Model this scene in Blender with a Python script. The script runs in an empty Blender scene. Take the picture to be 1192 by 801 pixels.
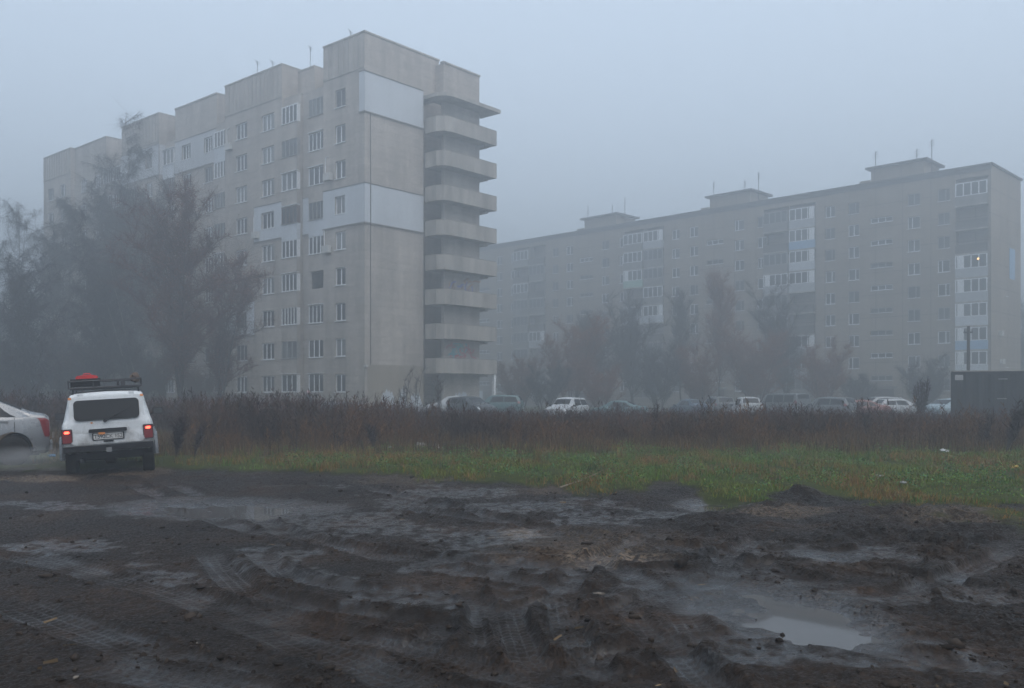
import bpy, bmesh, math, random
import numpy as np
from mathutils import Vector, Matrix
random.seed(7)
RNG = np.random.default_rng(7)
PI = math.pi
sc = bpy.context.scene
COL = sc.collection

# ------------------------------------------------------------------ camera numbers (photograph 1192 x 801)
F, CX, HY, CH = 1059.0, 596.0, 460.0, 1.53      # focal length in pixels, centre column, horizon row, eye height


def GP(px, py):                                  # ground point seen at a pixel
    d = F * CH / (py - HY)
    return ((px - CX) / F * d, d)


def XD(px, d):                                   # x at a column and a distance
    return (px - CX) / F * d


# ------------------------------------------------------------------ noise
def _hash(ix, iy, seed):
    n = (ix.astype(np.int64) * 374761393 + iy.astype(np.int64) * 668265263 + seed * 974634721) & 0xFFFFFFFF
    n = ((n ^ (n >> 13)) * 1274126177) & 0xFFFFFFFF
    n = n ^ (n >> 16)
    return (n & 0xFFFFFF).astype(np.float64) / float(0xFFFFFF)


_GA = np.random.default_rng(99).random(4096) * 2 * PI
_GX = np.cos(_GA).astype(np.float32); _GY = np.sin(_GA).astype(np.float32)


def vnoise(x, y, seed=0):
    xf = np.floor(x); yf = np.floor(y)
    fx = (x - xf).astype(np.float32); fy = (y - yf).astype(np.float32)
    ix = xf.astype(np.int32); iy = yf.astype(np.int32)
    ux = fx * fx * fx * (fx * (fx * 6 - 15) + 10); uy = fy * fy * fy * (fy * (fy * 6 - 15) + 10)
    s0 = np.int32((seed * 7919) & 0x7FFF)
    hx0 = ix * np.int32(73856093); hx1 = hx0 + np.int32(73856093)
    hy0 = iy * np.int32(19349663); hy1 = hy0 + np.int32(19349663)

    def g(hx, hy, dx, dy):
        k = (hx ^ hy) + s0 * np.int32(2654435)
        k = (k ^ (k >> 11)) * np.int32(668265263)
        k = ((k ^ (k >> 15)) & 4095)
        return _GX[k] * dx + _GY[k] * dy
    with np.errstate(over='ignore'):
        a = g(hx0, hy0, fx, fy); b = g(hx1, hy0, fx - 1, fy)
        c = g(hx0, hy1, fx, fy - 1); d = g(hx1, hy1, fx - 1, fy - 1)
    ab = a + (b - a) * ux; cd = c + (d - c) * ux
    return ((ab + (cd - ab) * uy) * 1.5).astype(np.float64)


def fbm(x, y, oct=4, seed=0, gain=.5):
    s = np.zeros_like(x); a = 1.0; f = 1.0; t = 0
    for i in range(oct):
        s += a * vnoise(x * f + i * 17.3, y * f - i * 9.1, seed + i); t += a; a *= gain; f *= 2.03
    return s / t


def ridged(x, y, oct=4, seed=0):
    s = np.zeros_like(x); a = 1.0; f = 1.0; t = 0
    for i in range(oct):
        s += a * (1 - np.abs(vnoise(x * f + i * 7.7, y * f + i * 3.1, seed + i))); t += a; a *= .5; f *= 2.1
    return s / t


def sstep(a, b, x):
    t = np.clip((x - a) / (b - a), 0, 1)
    return t * t * (3 - 2 * t)


# ------------------------------------------------------------------ materials
def mat(name, col, rough=.7, metal=0.0, spec=.5, emit=None, estr=0.0, coat=0.0):
    m = bpy.data.materials.new(name); m.use_nodes = True
    b = m.node_tree.nodes['Principled BSDF']
    b.inputs['Base Color'].default_value = (*col, 1)
    b.inputs['Roughness'].default_value = rough
    b.inputs['Metallic'].default_value = metal
    b.inputs['Specular IOR Level'].default_value = spec
    if coat:
        b.inputs['Coat Weight'].default_value = coat; b.inputs['Coat Roughness'].default_value = .06
    if emit:
        b.inputs['Emission Color'].default_value = (*emit, 1); b.inputs['Emission Strength'].default_value = estr
    return m


class NT:
    """small node helper"""
    def __init__(s, m):
        s.m = m; s.t = m.node_tree; s.b = s.t.nodes.get('Principled BSDF')

    def n(s, ty, **kw):
        o = s.t.nodes.new(ty)
        for k, v in kw.items():
            if k in o.inputs.keys():
                o.inputs[k].default_value = v
            else:
                setattr(o, k, v)
        return o

    def l(s, a, b): s.t.links.new(a, b)

    def ramp(s, fac, stops):
        r = s.n('ShaderNodeValToRGB')
        e = r.color_ramp.elements
        while len(e) < len(stops): e.new(.5)
        for i, (p, c) in enumerate(stops):
            e[i].position = p
            e[i].color = (c, c, c, 1) if isinstance(c, (int, float)) else (*c, 1)
        s.l(fac, r.inputs[0])
        return r

    def mix(s, fac, a, b, mode='MIX'):
        x = s.n('ShaderNodeMix'); x.data_type = 'RGBA'; x.blend_type = mode
        for i, v in ((0, fac), (6, a), (7, b)):
            if hasattr(v, 'links'): s.l(v, x.inputs[i])
            elif isinstance(v, (int, float)): x.inputs[i].default_value = v if i == 0 else (v, v, v, 1)
            else: x.inputs[i].default_value = (*v, 1)
        return x.outputs[2]

    def noise(s, vec, scale, detail=4, rough=.55):
        o = s.n('ShaderNodeTexNoise', Scale=scale, Detail=detail, Roughness=rough)
        if vec is not None: s.l(vec, o.inputs['Vector'])
        return o.outputs['Fac']

    def mapping(s, vec, scale):
        o = s.n('ShaderNodeMapping', Scale=scale)
        s.l(vec, o.inputs['Vector']); return o.outputs[0]


def dirty(name, col, rough=.7, amount=.35, scale=1.5, spec=.4, metal=0.0, streak=False, dark=None):
    m = mat(name, col, rough, metal, spec); N = NT(m)
    tc = N.n('ShaderNodeTexCoord').outputs['Object']
    v = N.mapping(tc, (1, 1, .15)) if streak else tc
    f = N.noise(v, scale, 6, .6)
    dk = dark or tuple(c * (1 - amount) for c in col)
    r = N.ramp(f, [(.35, dk), (.65, col)])
    N.l(r.outputs[0], N.b.inputs['Base Color'])
    g = N.noise(tc, scale * 4, 3)
    rr = N.ramp(g, [(.3, max(.05, rough - .12)), (.7, min(1, rough + .12))])
    N.l(rr.outputs[0], N.b.inputs['Roughness'])
    return m


def wall_material(name, bw, rh, mortar, c1, c2, cm, rot=False, offset=.5, stain=.22):
    m = mat(name, c1, .88, 0, .25); N = NT(m)
    tc = N.n('ShaderNodeTexCoord').outputs['Object']
    sx = N.n('ShaderNodeSeparateXYZ'); N.l(tc, sx.inputs[0])
    ad = N.n('ShaderNodeMath', operation='ADD'); N.l(sx.outputs[0], ad.inputs[0]); N.l(sx.outputs[1], ad.inputs[1])
    cb = N.n('ShaderNodeCombineXYZ'); N.l(ad.outputs[0], cb.inputs[0]); N.l(sx.outputs[2], cb.inputs[1])
    br = N.n('ShaderNodeTexBrick', offset=offset)
    br.inputs['Scale'].default_value = 1.0
    br.inputs['Color1'].default_value = (*c1, 1); br.inputs['Color2'].default_value = (*c2, 1); br.inputs['Mortar'].default_value = (*cm, 1)
    br.inputs['Mortar Size'].default_value = mortar
    br.inputs['Brick Width'].default_value = bw; br.inputs['Row Height'].default_value = rh
    N.l(cb.outputs[0], br.inputs['Vector'])
    st = N.noise(N.mapping(tc, (1, 1, .12)), .9, 6, .62)
    sr = N.ramp(st, [(.3, 1 - stain), (.62, 1.0)])
    big = N.noise(tc, .16, 3)
    bl = N.ramp(big, [(.3, .9), (.7, 1.03)])
    # courses: thin horizontal bands of slightly different brick
    cr = N.noise(N.mapping(tc, (.15, .15, 3.0)), 1.0, 3)
    cc = N.ramp(cr, [(.3, .9), (.7, 1.05)])
    b2 = N.n('ShaderNodeTexBrick', offset=.5); b2.inputs['Scale'].default_value = 1.0; b2.inputs['Mortar Size'].default_value = .028
    b2.inputs['Brick Width'].default_value = max(bw * 4.5, 1.2) if bw < 1 else bw; b2.inputs['Row Height'].default_value = rh * 7 if bw < 1 else rh
    b2.inputs['Color1'].default_value = (1, 1, 1, 1); b2.inputs['Color2'].default_value = (.88, .88, .88, 1); b2.inputs['Mortar'].default_value = (.8, .8, .8, 1)
    N.l(cb.outputs[0], b2.inputs['Vector'])
    c = N.mix(1.0, br.outputs['Color'], sr.outputs[0], 'MULTIPLY')
    if bw < 1: c = N.mix(1.0, c, b2.outputs['Color'], 'MULTIPLY')
    c = N.mix(1.0, c, bl.outputs[0], 'MULTIPLY')
    c = N.mix(1.0, c, cc.outputs[0], 'MULTIPLY')
    N.l(c, N.b.inputs['Base Color'])
    return m


def vcol_material(name, rough=.8, spec=.2, trans=.0):
    m = mat(name, (.1, .1, .1), rough, 0, spec); N = NT(m)
    a = N.n('ShaderNodeAttribute', attribute_name='col')
    N.l(a.outputs['Color'], N.b.inputs['Base Color'])
    return m


M = {}
M['brick'] = wall_material('pale silicate brick', .26, .088, .012, (.55, .495, .44), (.45, .405, .36), (.33, .305, .28), stain=.36)
M['panel'] = wall_material('precast panel wall', 3.25, 2.75, .035, (.285, .24, .19), (.25, .21, .165), (.08, .068, .055), offset=0.0)
M['render_white'] = dirty('white insulation render', (.5, .535, .575), .8, .16, .7, streak=True)
M['render_hazed'] = dirty('white insulation render greyed by distance', (.44, .46, .485), .8, .16, .7, streak=True)  # white render with the haze of distance put into its colour
M['concrete'] = dirty('weathered concrete', (.38, .355, .32), .9, .45, 1.2, streak=True)
M['concrete_dark'] = dirty('dark damp concrete', (.2, .19, .175), .9, .4, 1.4)
M['beige_paint'] = dirty('faded beige wall paint', (.27, .235, .19), .85, .22, 1.0, streak=True)
M['pale_paint'] = dirty('pale blue grey patch paint', (.5, .55, .6), .85, .2, 1.5)
M['frame_white'] = dirty('white plastic window frame', (.72, .74, .76), .5, .12, 2)
M['frame_old'] = dirty('weathered wooden frame', (.3, .3, .3), .8, .4, 3)
M['frame_brown'] = dirty('brown wooden frame', (.12, .07, .05), .8, .4, 3)
M['glass'] = mat('dark window glass', (.03, .033, .036), .06, 0, .5)
M['glass_curtain'] = dirty('curtained window glass', (.2, .21, .215), .1, .6, 2.2, streak=True)
M['glass_mid'] = dirty('dim window glass', (.09, .095, .1), .08, .6, 1.6)
M['roof_felt'] = dirty('roofing felt', (.08, .08, .085), .9, .3, .8)
M['metal_dark'] = dirty('dark steel', (.05, .05, .055), .5, .4, 3, metal=.3)
M['blue_panel'] = dirty('pale blue balcony cladding', (.22, .38, .56), .7, .15, 1.5)
M['green_panel'] = dirty('faded green balcony cladding', (.25, .44, .36), .7, .15, 1.5)
M['grey_panel'] = dirty('grey balcony cladding', (.36, .38, .4), .7, .15, 1.5)
M['dark_panel'] = dirty('brown balcony cladding', (.1, .085, .075), .8, .3, 1.5)
M['ac'] = dirty('air conditioner casing', (.5, .5, .48), .6, .2, 3)
M['lamp'] = mat('lit bulb', (1, .7, .35), .5, emit=(1, .55, .2), estr=1.6)
M['tyre'] = dirty('muddy tyre rubber', (.010, .0095, .009), .9, .4, 9, dark=(.02, .016, .012), spec=.15)
M['rim'] = dirty('dull steel wheel', (.22, .22, .22), .5, .4, 8, metal=.6)
M['black_plastic'] = dirty('black plastic', (.010, .010, .011), .6, .3, 6, spec=.2)
M['car_glass'] = mat('tinted car glass', (.008, .009, .010), .1, 0, .16)
M['car_white'] = dirty('muddy white car paint', (.56, .59, .61), .3, .06, 1.6, spec=.5)
M['car_silver'] = dirty('silver car paint', (.21, .222, .235), .3, .07, 1.2, spec=.45, metal=.35)
M['tail_red'] = mat('red lamp lens', (.16, .006, .008), .2, 0, .5)
M['tail_lit'] = mat('lit brake lamp', (.9, .05, .03), .3, emit=(1, .06, .03), estr=4.0)
M['orange_lens'] = mat('orange lamp lens', (.5, .17, .03), .3)
M['head_lens'] = mat('clear headlamp lens', (.6, .62, .64), .12, 0, .6)
M['plate'] = dirty('dirty number plate', (.5, .5, .49), .5, .3, 12)
M['plate_ink'] = mat('plate ink', (.015, .015, .015), .6)
M['red_cloth'] = dirty('red plastic', (.55, .02, .02), .45, .3, 5)
M['brown_cloth'] = dirty('brown sacking', (.11, .075, .055), .9, .4, 7)
M['bark'] = dirty('damp bark', (.05, .043, .038), .95, .4, 4)
M['bark_birch'] = dirty('birch bark', (.19, .185, .18), .85, .5, 3.5)
M['twig'] = vcol_material('twigs and leaves', .9, .1)
M['grass'] = vcol_material('grass and leaves', .65, .3)
M['weed'] = vcol_material('dry weed stems', .9, .1)
M['water'] = mat('muddy puddle water', (.035, .03, .026), .03, 0, .55)
M['straw'] = dirty('pale straw', (.42, .33, .2), .9, .3, 8)
M['wood_pale'] = dirty('pale split wood', (.2, .165, .12), .85, .4, 6)
M['rubble'] = dirty('broken concrete', (.32, .3, .28), .9, .35, 5)
M['soil'] = dirty('dark loose soil', (.035, .029, .025), .95, .4, 6)
M['litter_white'] = mat('white litter', (.3, .3, .3), .7)
M['litter_blue'] = mat('blue litter', (.03, .22, .5), .5)
M['litter_yellow'] = mat('yellow leaf', (.4, .24, .03), .6)
M['skin'] = mat('skin', (.42, .28, .22), .6)
M['coat'] = dirty('dark coat', (.03, .033, .04), .9, .3, 6)
M['pink_hat'] = mat('pale pink knit', (.75, .52, .56), .9)


# ------------------------------------------------------------------ mesh builder
class MB:
    def __init__(s): s.v = []; s.f = []; s.mi = []; s.cur = 0

    def add(s, vs, fs):
        o = len(s.v); s.v.extend([tuple(p) for p in vs]); s.f.extend([tuple(i + o for i in f) for f in fs]); s.mi.extend([s.cur] * len(fs))

    def box(s, x0, x1, y0, y1, z0, z1, xf=None):
        vs = [(x, y, z) for z in (z0, z1) for y in (y0, y1) for x in (x0, x1)]
        if xf: vs = [xf(*p) for p in vs]
        s.add(vs, [(0, 2, 3, 1), (4, 5, 7, 6), (0, 1, 5, 4), (2, 6, 7, 3), (0, 4, 6, 2), (1, 3, 7, 5)])

    def tube(s, pts, rs, n=6, caps=True):
        pts = [Vector(p) for p in pts]
        if not hasattr(rs, '__len__'): rs = [rs] * len(pts)
        rings = []
        prev = None
        for i, p in enumerate(pts):
            t = (pts[min(i + 1, len(pts) - 1)] - pts[max(i - 1, 0)]).normalized()
            if prev is None:
                u = t.orthogonal().normalized()
            else:
                u = (prev - t * prev.dot(t)).normalized()
            prev = u
            w = t.cross(u)
            rings.append([p + (u * math.cos(2 * PI * k / n) + w * math.sin(2 * PI * k / n)) * rs[i] for k in range(n)])
        vs = [q for r in rings for q in r]
        fs = [(i * n + k, i * n + (k + 1) % n, (i + 1) * n + (k + 1) % n, (i + 1) * n + k) for i in range(len(pts) - 1) for k in range(n)]
        if caps:
            fs.append(tuple(range(n))[::-1]); fs.append(tuple((len(pts) - 1) * n + k for k in range(n)))
        s.add(vs, fs)

    def lathe(s, prof, n=24, xf=None):           # profile (r, x) spun round the x axis
        vs = []
        for r, x in prof:
            for k in range(n):
                a = 2 * PI * k / n
                p = (x, r * math.cos(a), r * math.sin(a))
                vs.append(xf(*p) if xf else p)
        m = len(prof)
        fs = [(i * n + k, i * n + (k + 1) % n, (i + 1) * n + (k + 1) % n, (i + 1) * n + k) for i in range(m - 1) for k in range(n)]
        fs.append(tuple(range(n))); fs.append(tuple((m - 1) * n + k for k in range(n)))
        s.add(vs, fs)

    def prism(s, poly, h0, h1, P):               # polygon in (u,w), extruded along depth h, P maps (u,w,h) to a point
        n = len(poly)
        vs = [P(u, w, h0) for u, w in poly] + [P(u, w, h1) for u, w in poly]
        fs = [tuple(range(n))[::-1], tuple(range(n, 2 * n))] + [(k, (k + 1) % n, n + (k + 1) % n, n + k) for k in range(n)]
        s.add(vs, fs)

    def mesh(s, name, mats, smooth=None):
        me = bpy.data.meshes.new(name)
        me.from_pydata(s.v, [], s.f); me.validate()
        for m in (mats if isinstance(mats, (list, tuple)) else [mats]): me.materials.append(m)
        if isinstance(mats, (list, tuple)) and len(s.mi) == len(me.polygons): me.polygons.foreach_set('material_index', s.mi)
        bm = bmesh.new(); bm.from_mesh(me); bmesh.ops.recalc_face_normals(bm, faces=bm.faces); bm.to_mesh(me); bm.free()
        if smooth is not None:
            me.polygons.foreach_set('use_smooth', [True] * len(me.polygons))
            me.set_sharp_from_angle(angle=math.radians(smooth))
        return me

    def build(s, name, mats, parent=None, smooth=None, loc=None):
        return put(name, s.mesh(name, mats, smooth), parent, loc)


def put(name, me, parent=None, loc=None, rot=None):
    o = bpy.data.objects.new(name, me); COL.objects.link(o)
    if parent is not None: o.parent = parent
    if loc: o.location = loc
    if rot: o.rotation_euler = rot
    return o


def tag(o, label=None, cat=None, group=None, kind=None):
    if label: o['label'] = label
    if cat: o['category'] = cat
    if group: o['group'] = group
    if kind: o['kind'] = kind
    return o


def thing(name, label, cat, loc=(0, 0, 0), rot=(0, 0, 0), group=None):
    o = bpy.data.objects.new(name, None); COL.objects.link(o)
    o.location = loc; o.rotation_euler = rot; o.empty_display_size = .3
    return tag(o, label, cat, group)


def copy_tree(o, parent=None):
    c = o.copy(); COL.objects.link(c)
    if parent is not None: c.parent = parent
    for ch in list(o.children): copy_tree(ch, c)
    return c


def apply_mods(o):
    dg = bpy.context.evaluated_depsgraph_get()
    me = bpy.data.meshes.new_from_object(o.evaluated_get(dg))
    o.modifiers.clear(); o.data = me
    return o


def array_mesh(name, V, faces_flat, nper, m, cols=None, smooth=False):
    """mesh from numpy arrays; all faces have nper corners; cols one per vertex"""
    me = bpy.data.meshes.new(name)
    nf = len(faces_flat) // nper
    me.vertices.add(len(V)); me.vertices.foreach_set('co', np.ascontiguousarray(V, dtype=np.float32).ravel())
    me.loops.add(len(faces_flat)); me.loops.foreach_set('vertex_index', np.ascontiguousarray(faces_flat, dtype=np.int32))
    me.polygons.add(nf); me.polygons.foreach_set('loop_start', np.arange(0, nf * nper, nper, dtype=np.int32))
    me.polygons.foreach_set('loop_total', np.full(nf, nper, dtype=np.int32))
    if smooth: me.polygons.foreach_set('use_smooth', np.ones(nf, dtype=bool))
    me.update(calc_edges=True)
    me.materials.append(m)
    if cols is not None:
        a = me.color_attributes.new('col', 'FLOAT_COLOR', 'POINT')
        c4 = np.ones((len(V), 4), dtype=np.float32); c4[:, :3] = cols
        a.data.foreach_set('color', c4.ravel())
    return me


# ------------------------------------------------------------------ the ground
PUD = [  # standing water: px, py, half width px, half height px, tilt
    (922, 721, 94, 22, .2), (262, 593, 88, 8.5, 0.0), (826, 588, 30, 5, 0), (958, 648, 26, 4.5, .1)]
SHEEN = [(430, 612, 75, 16), (480, 592, 50, 9), (200, 676, 22, 7), (375, 672, 24, 10), (548, 712, 26, 26), (300, 650, 40, 12),
         (610, 625, 60, 10), (690, 655, 60, 12), (720, 600, 60, 8), (1000, 655, 80, 12), (900, 700, 80, 12), (1100, 700, 70, 14),
         (760, 690, 40, 12), (500, 690, 60, 12), (100, 640, 60, 10), (60, 590, 60, 7), (640, 760, 50, 14), (860, 640, 60, 9), (520, 575, 70, 6),
         (1000, 765, 170, 16), (850, 766, 40, 12), (560, 660, 80, 12), (620, 590, 70, 7)]
MOUNDS = ((934, 581, .34, .34, .20), (890, 592, .5, .3, .10), (1068, 600, .9, .4, .10), (1130, 640, .8, .5, .13), (1010, 625, .7, .45, .10), (1090, 660, .5, .4, .12), (1046, 704, .3, .25, .13), (820, 610, .7, .4, .09), (1120, 690, .4, .3, .1))
TRACKS = [([(420, 566), (560, 600), (700, 624), (860, 640), (1050, 640)], .17, .035), ([(1192, 700), (1060, 668), (900, 655), (720, 655), (560, 640)], .16, .04), ([(700, 801), (660, 730), (650, 690), (690, 650), (780, 620)], .15, .045), ([(1192, 760), (1000, 742), (830, 742), (700, 760), (600, 801)], .16, .045), ([(430, 801), (500, 740), (620, 700), (760, 680)], .15, .035),
    # tyre tracks as pixel polylines, half width in metres, depth
    ([(718, 695), (760, 735), (834, 801), (900, 860)], .16, .05), ([(600, 742), (700, 712), (818, 684), (900, 650)], .15, .045),
    ([(560, 752), (680, 778), (800, 806)], .16, .04), ([(843, 734), (980, 752), (1180, 790)], .17, .05),
    ([(860, 690), (835, 668), (850, 640), (900, 622)], .14, .04), ([(240, 640), (282, 688), (360, 703), (510, 722), (600, 740)], .17, .04),
    ([(300, 640), (330, 670), (420, 684), (540, 690), (640, 700)], .16, .035), ([(528, 672), (560, 700), (572, 738), (560, 770)], .13, .045),
    ([(260, 700), (430, 742), (600, 786), (680, 810)], .18, .03), ([(590, 690), (596, 720), (610, 760), (660, 800)], .13, .04),
    ([(150, 560), (260, 612), (420, 640), (640, 660), (860, 668)], .18, .03), ([(190, 560), (360, 630), (560, 668), (720, 696)], .17, .03),
    ([(0, 700), (150, 752), (330, 801)], .2, .02), ([(0, 640), (200, 690), (420, 770), (520, 810)], .2, .02),
    ([(1192, 640), (1060, 690), (960, 700)], .17, .04), ([(60, 770), (240, 790), (420, 830)], .2, .02),
    ([(640, 640), (740, 672), (800, 720), (820, 760)], .15, .04), ([(440, 590), (600, 610), (800, 640), (1000, 690)], .17, .035)]


def edge_depth(px):                              # where the mud ends and the grass begins, in metres from the eye
    py = np.interp(px, [0, 200, 400, 560, 640, 700, 790, 850, 930, 1040, 1192, 1300], [546, 546, 554, 560, 568, 576, 566, 588, 584, 596, 606, 612])
    return F * CH / (py - HY)


def ground_fields(x, y, fine=True):
    """height, wetness, grass cover, straw cover, disturbed mud at ground points"""
    yy = np.maximum(y, 1.0)
    px = CX + F * x / yy; py = HY + F * CH / yy
    low = .05 * fbm(x * .35, y * .35, 3, 11) + .10 * fbm(x * .08, y * .08, 2, 12) * sstep(5, 30, np.abs(y) + np.abs(x) * .3)
    e = edge_depth(px) + 1.9 * fbm(x * .6, y * .35, 3, 21) + 1.1 * fbm(x * 2.2, y * 1.5, 2, 23)
    grass = sstep(-.3, .6, y - e)
    behind = y < 1
    grass = np.where(behind, 0, grass)
    mud = 1 - grass
    h = low.copy()
    # the verge is a step up from the churned ground
    h += .05 * grass * (y < 60)
    drop = .30 * sstep(44, 58, y) * sstep(-7, 4, x)
    h -= drop
    wet = np.zeros_like(x); straw = np.zeros_like(x); rough = np.zeros_like(x)
    if not fine:
        for cpx, cpy, sx, sy, hh in MOUNDS:
            gx, gy = GP(cpx, cpy)
            grass = grass * (1 - .95 * sstep(.2, .5, np.exp(-(((x - gx) / sx) ** 2 + ((y - gy) / sy) ** 2))))
        return h, wet, grass, straw, rough
    near = mud * (1 - sstep(20, 24, y)) * (y > 1)
    # heaps of churned mud: strongest on the right and along the far edge, calm near left
    zr = sstep(640, 860, px + 60 * fbm(x * .5, y * .5, 2, 31)) * (1 - .55 * sstep(700, 790, py))
    zc = sstep(572, 584, py) * (1 - sstep(606, 634, py)) * sstep(300, 520, px)
    ze = np.exp(-((y - e + 1.2) / 1.5) ** 2)
    zl = .20 + .35 * sstep(170, 330, px) * (1 - sstep(600, 660, py))
    z = np.clip(np.maximum(np.maximum(zr * 1.0, zc * .75), np.maximum(ze * .7, zl)), 0, 1.1)
    z = z * (1 - .38 * sstep(630, 700, py) * (1 - .6 * zr))
    z = np.where(py > 700, np.maximum(z * .9, .28 * sstep(430, 600, px)), z)
    wx = x + .12 * vnoise(x * 2.1, y * 2.1, 39); wy = y + .12 * vnoise(x * 2.1 + 9, y * 2.1, 40)
    clod = np.minimum(ridged(wx * 1.6, wy * 1.25, 2, 41) - .68, .16)
    clod2 = ridged(wx * 4.2, wy * 3.4, 2, 43) - .68
    clod3 = ridged(x * 10.5, y * 7.5, 2, 45) - .66
    lump = np.maximum(0, fbm(x * 1.05, y * .9, 2, 47) + .05)
    fine_n = fbm(x * 21, y * 15, 2, 51, .6)
    patchy = np.clip(.55 + 1.5 * fbm(x * .8, y * .6, 2, 52), .1, 1.2)
    h += near * z * (.10 * clod + .075 * clod2 * patchy + .09 * lump * zr) + near * (.010 + z * .045 * patchy) * clod3
    h += near * (.006 + .016 * z * patchy) * fine_n
    rough = near * z
    # soil heap at the verge
    for cpx, cpy, sx, sy, hh in MOUNDS:
        gx, gy = GP(cpx, cpy)
        b = np.exp(-(((x - gx) / sx) ** 2 + ((y - gy) / sy) ** 2))
        h += b * hh * (.75 + .9 * fbm(x * 3.5, y * 3.5, 3, 61))
        grass = grass * (1 - .95 * sstep(.2, .5, b)); rough = np.maximum(rough, b)
    # wet, smoothed areas: the hollows of loosely bounded zones
    zone = np.zeros_like(x)
    for cpx, cpy, rx, ry in SHEEN:
        zone = np.maximum(zone, np.exp(-.75 * (((px - cpx) / (rx * 1.35)) ** 2 + ((py - cpy) / (ry * 1.35)) ** 2)))
    zn = fbm(x * 1.15, y * .95, 4, 71, .6)
    w = sstep(.31, .52, zone * .75 + .95 * zn - .06) * near
    h = h * (1 - .6 * w) + (low - .010) * .6 * w
    relief = h - low
    wet = np.maximum(w * sstep(.06, .005, relief) * np.clip(.6 + 2.0 * fbm(x * 7, y * 6, 3, 72), 0, 1), .55 * near * sstep(-.005, -.035, relief) * sstep(-.25, .15, zn))
    # tyre tracks
    for ti, (pl, hw, dep) in enumerate(TRACKS):
        P = np.array([GP(*p) for p in pl])
        # resample the line smoothly
        t = np.linspace(0, len(P) - 1, 26); k = np.arange(len(P))
        Q = np.stack([np.interp(t, k, P[:, 0]), np.interp(t, k, P[:, 1])], 1)
        for _ in range(3): Q[1:-1] = (Q[:-2] + 2 * Q[1:-1] + Q[2:]) / 4
        bx = (Q[:, 0].min() - .6, Q[:, 0].max() + .6); by = (Q[:, 1].min() - .6, Q[:, 1].max() + .6)
        sel = np.nonzero((x > bx[0]) & (x < bx[1]) & (y > by[0]) & (y < by[1]) & (near > .05))[0]
        if len(sel) == 0: continue
        X = x[sel]; Y = y[sel]
        best = np.full(len(sel), 1e9); al = np.zeros(len(sel)); ac = np.zeros(len(sel)); acc = 0.0; en = np.zeros(len(sel))
        tot = np.linalg.norm(np.diff(Q, axis=0), axis=1).sum()
        for i in range(len(Q) - 1):
            a = Q[i]; dv = Q[i + 1] - a; L = np.linalg.norm(dv); dv = dv / max(L, 1e-6)
            s_ = np.clip((X - a[0]) * dv[0] + (Y - a[1]) * dv[1], 0, L)
            cx = X - a[0] - s_ * dv[0]; cy = Y - a[1] - s_ * dv[1]
            d = np.hypot(cx, cy)
            m = d < best
            best[m] = d[m]; al[m] = acc + s_[m]; ac[m] = (cx * -dv[1] + cy * dv[0])[m]
            acc += L
        wob = .35 * fbm(X * 1.6, Y * 1.6, 2, 90 + ti)
        q = best / hw * (1 + wob)
        fade = sstep(0, .7, al) * sstep(0, .7, tot - al) * np.clip(.95 + .8 * fbm(X * .9, Y * .9, 2, 95 + ti), .35, 1)
        trough = -(1 - sstep(.55, 1.05, q))
        berm = np.exp(-((q - 1.25) / .28) ** 2) * (.75 + .6 * fbm(X * 5, Y * 5, 2, 97))
        tread = np.sign(np.sin(2 * PI * (al / .075 + np.abs(ac) * 5.5 + .5 * wob))) * .5 * (1 - sstep(.75, .95, q)) * (np.abs(np.mod(ac / hw * 2.2, 1) - .5) > .12)
        inside = (1 - sstep(.7, 1.05, q)) * fade
        hs = h[sel]
        hs = hs * (1 - .8 * inside) + low[sel] * .8 * inside
        hs += fade * (1.3 * dep * trough + 1.0 * dep * berm + .015 * tread * np.clip(patchy[sel], .3, 1))
        rl = hs - low[sel]; hs = np.where((q < 2) & (rl > .02), low[sel] + .02 + .035 * np.tanh((rl - .02) / .035), hs)
        rough[sel] *= 1 - .85 * inside
        h[sel] = hs
        wet[sel] = np.maximum(wet[sel] * (1 - .3 * inside), inside * np.clip(.5 + 1.3 * fbm(X * 2.2, Y * 2.2, 2, 98), 0, .95) * np.where(tread > 0, .55, 1.0))
        bz = np.clip(berm * fade, 0, 1); wet[sel] *= 1 - .8 * bz; rough[sel] = np.maximum(rough[sel], .9 * bz)
    # puddles
    for i, (cpx, cpy, rx, ry, tilt) in enumerate(PUD):
        d2 = ((px - cpx) / rx) ** 2 + ((py - cpy - tilt * (px - cpx)) / ry) ** 2
        d2 = np.where(y > 1, d2, 99)
        k = d2 < 14
        xs, yk = x[k], y[k]
        d2 = d2[k] + 1.15 * fbm(xs * 1.5, yk * 1.5, 2, 101 + i) + .55 * fbm(xs * 5, yk * 4, 2, 131 + i)
        flat = 1 - sstep(1.6, 7.0, d2)
        z0 = PZ[i]
        bowl = z0 + .034 * np.clip(d2 - .8, -1.0, 1.6)
        rel = np.clip(h[k] - low[k], -.06, .16)
        h[k] = h[k] * (1 - flat) + (bowl + (.16 + .25 * sstep(.6, 2.5, d2)) * rel) * flat
        wet[k] = np.maximum(wet[k], (1 - sstep(1.2, 3.2, d2)))
        rough[k] *= sstep(.5, 1.5, d2)
    # chips, straw and sawdust trodden into the mud
    for cpx, cpy, rx, ry, k in ((600, 622, 34, 7, 1), (705, 650, 62, 10, .9), (675, 636, 120, 26, .32), (160, 548, 45, 7, .9), (50, 556, 60, 4, 1), (905, 600, 70, 7, .7), (1120, 606, 90, 9, .55), (470, 560, 70, 5, .5), (640, 572, 60, 6, .45)):
        d2 = ((px - cpx) / rx) ** 2 + ((py - cpy) / ry) ** 2 + 1.2 * fbm(x * 3, y * 3, 3, 131)
        straw = np.maximum(straw, k * (1 - sstep(.2, 1.2, d2)) * (y > 1))
    return h, wet, grass, straw, rough


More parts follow.
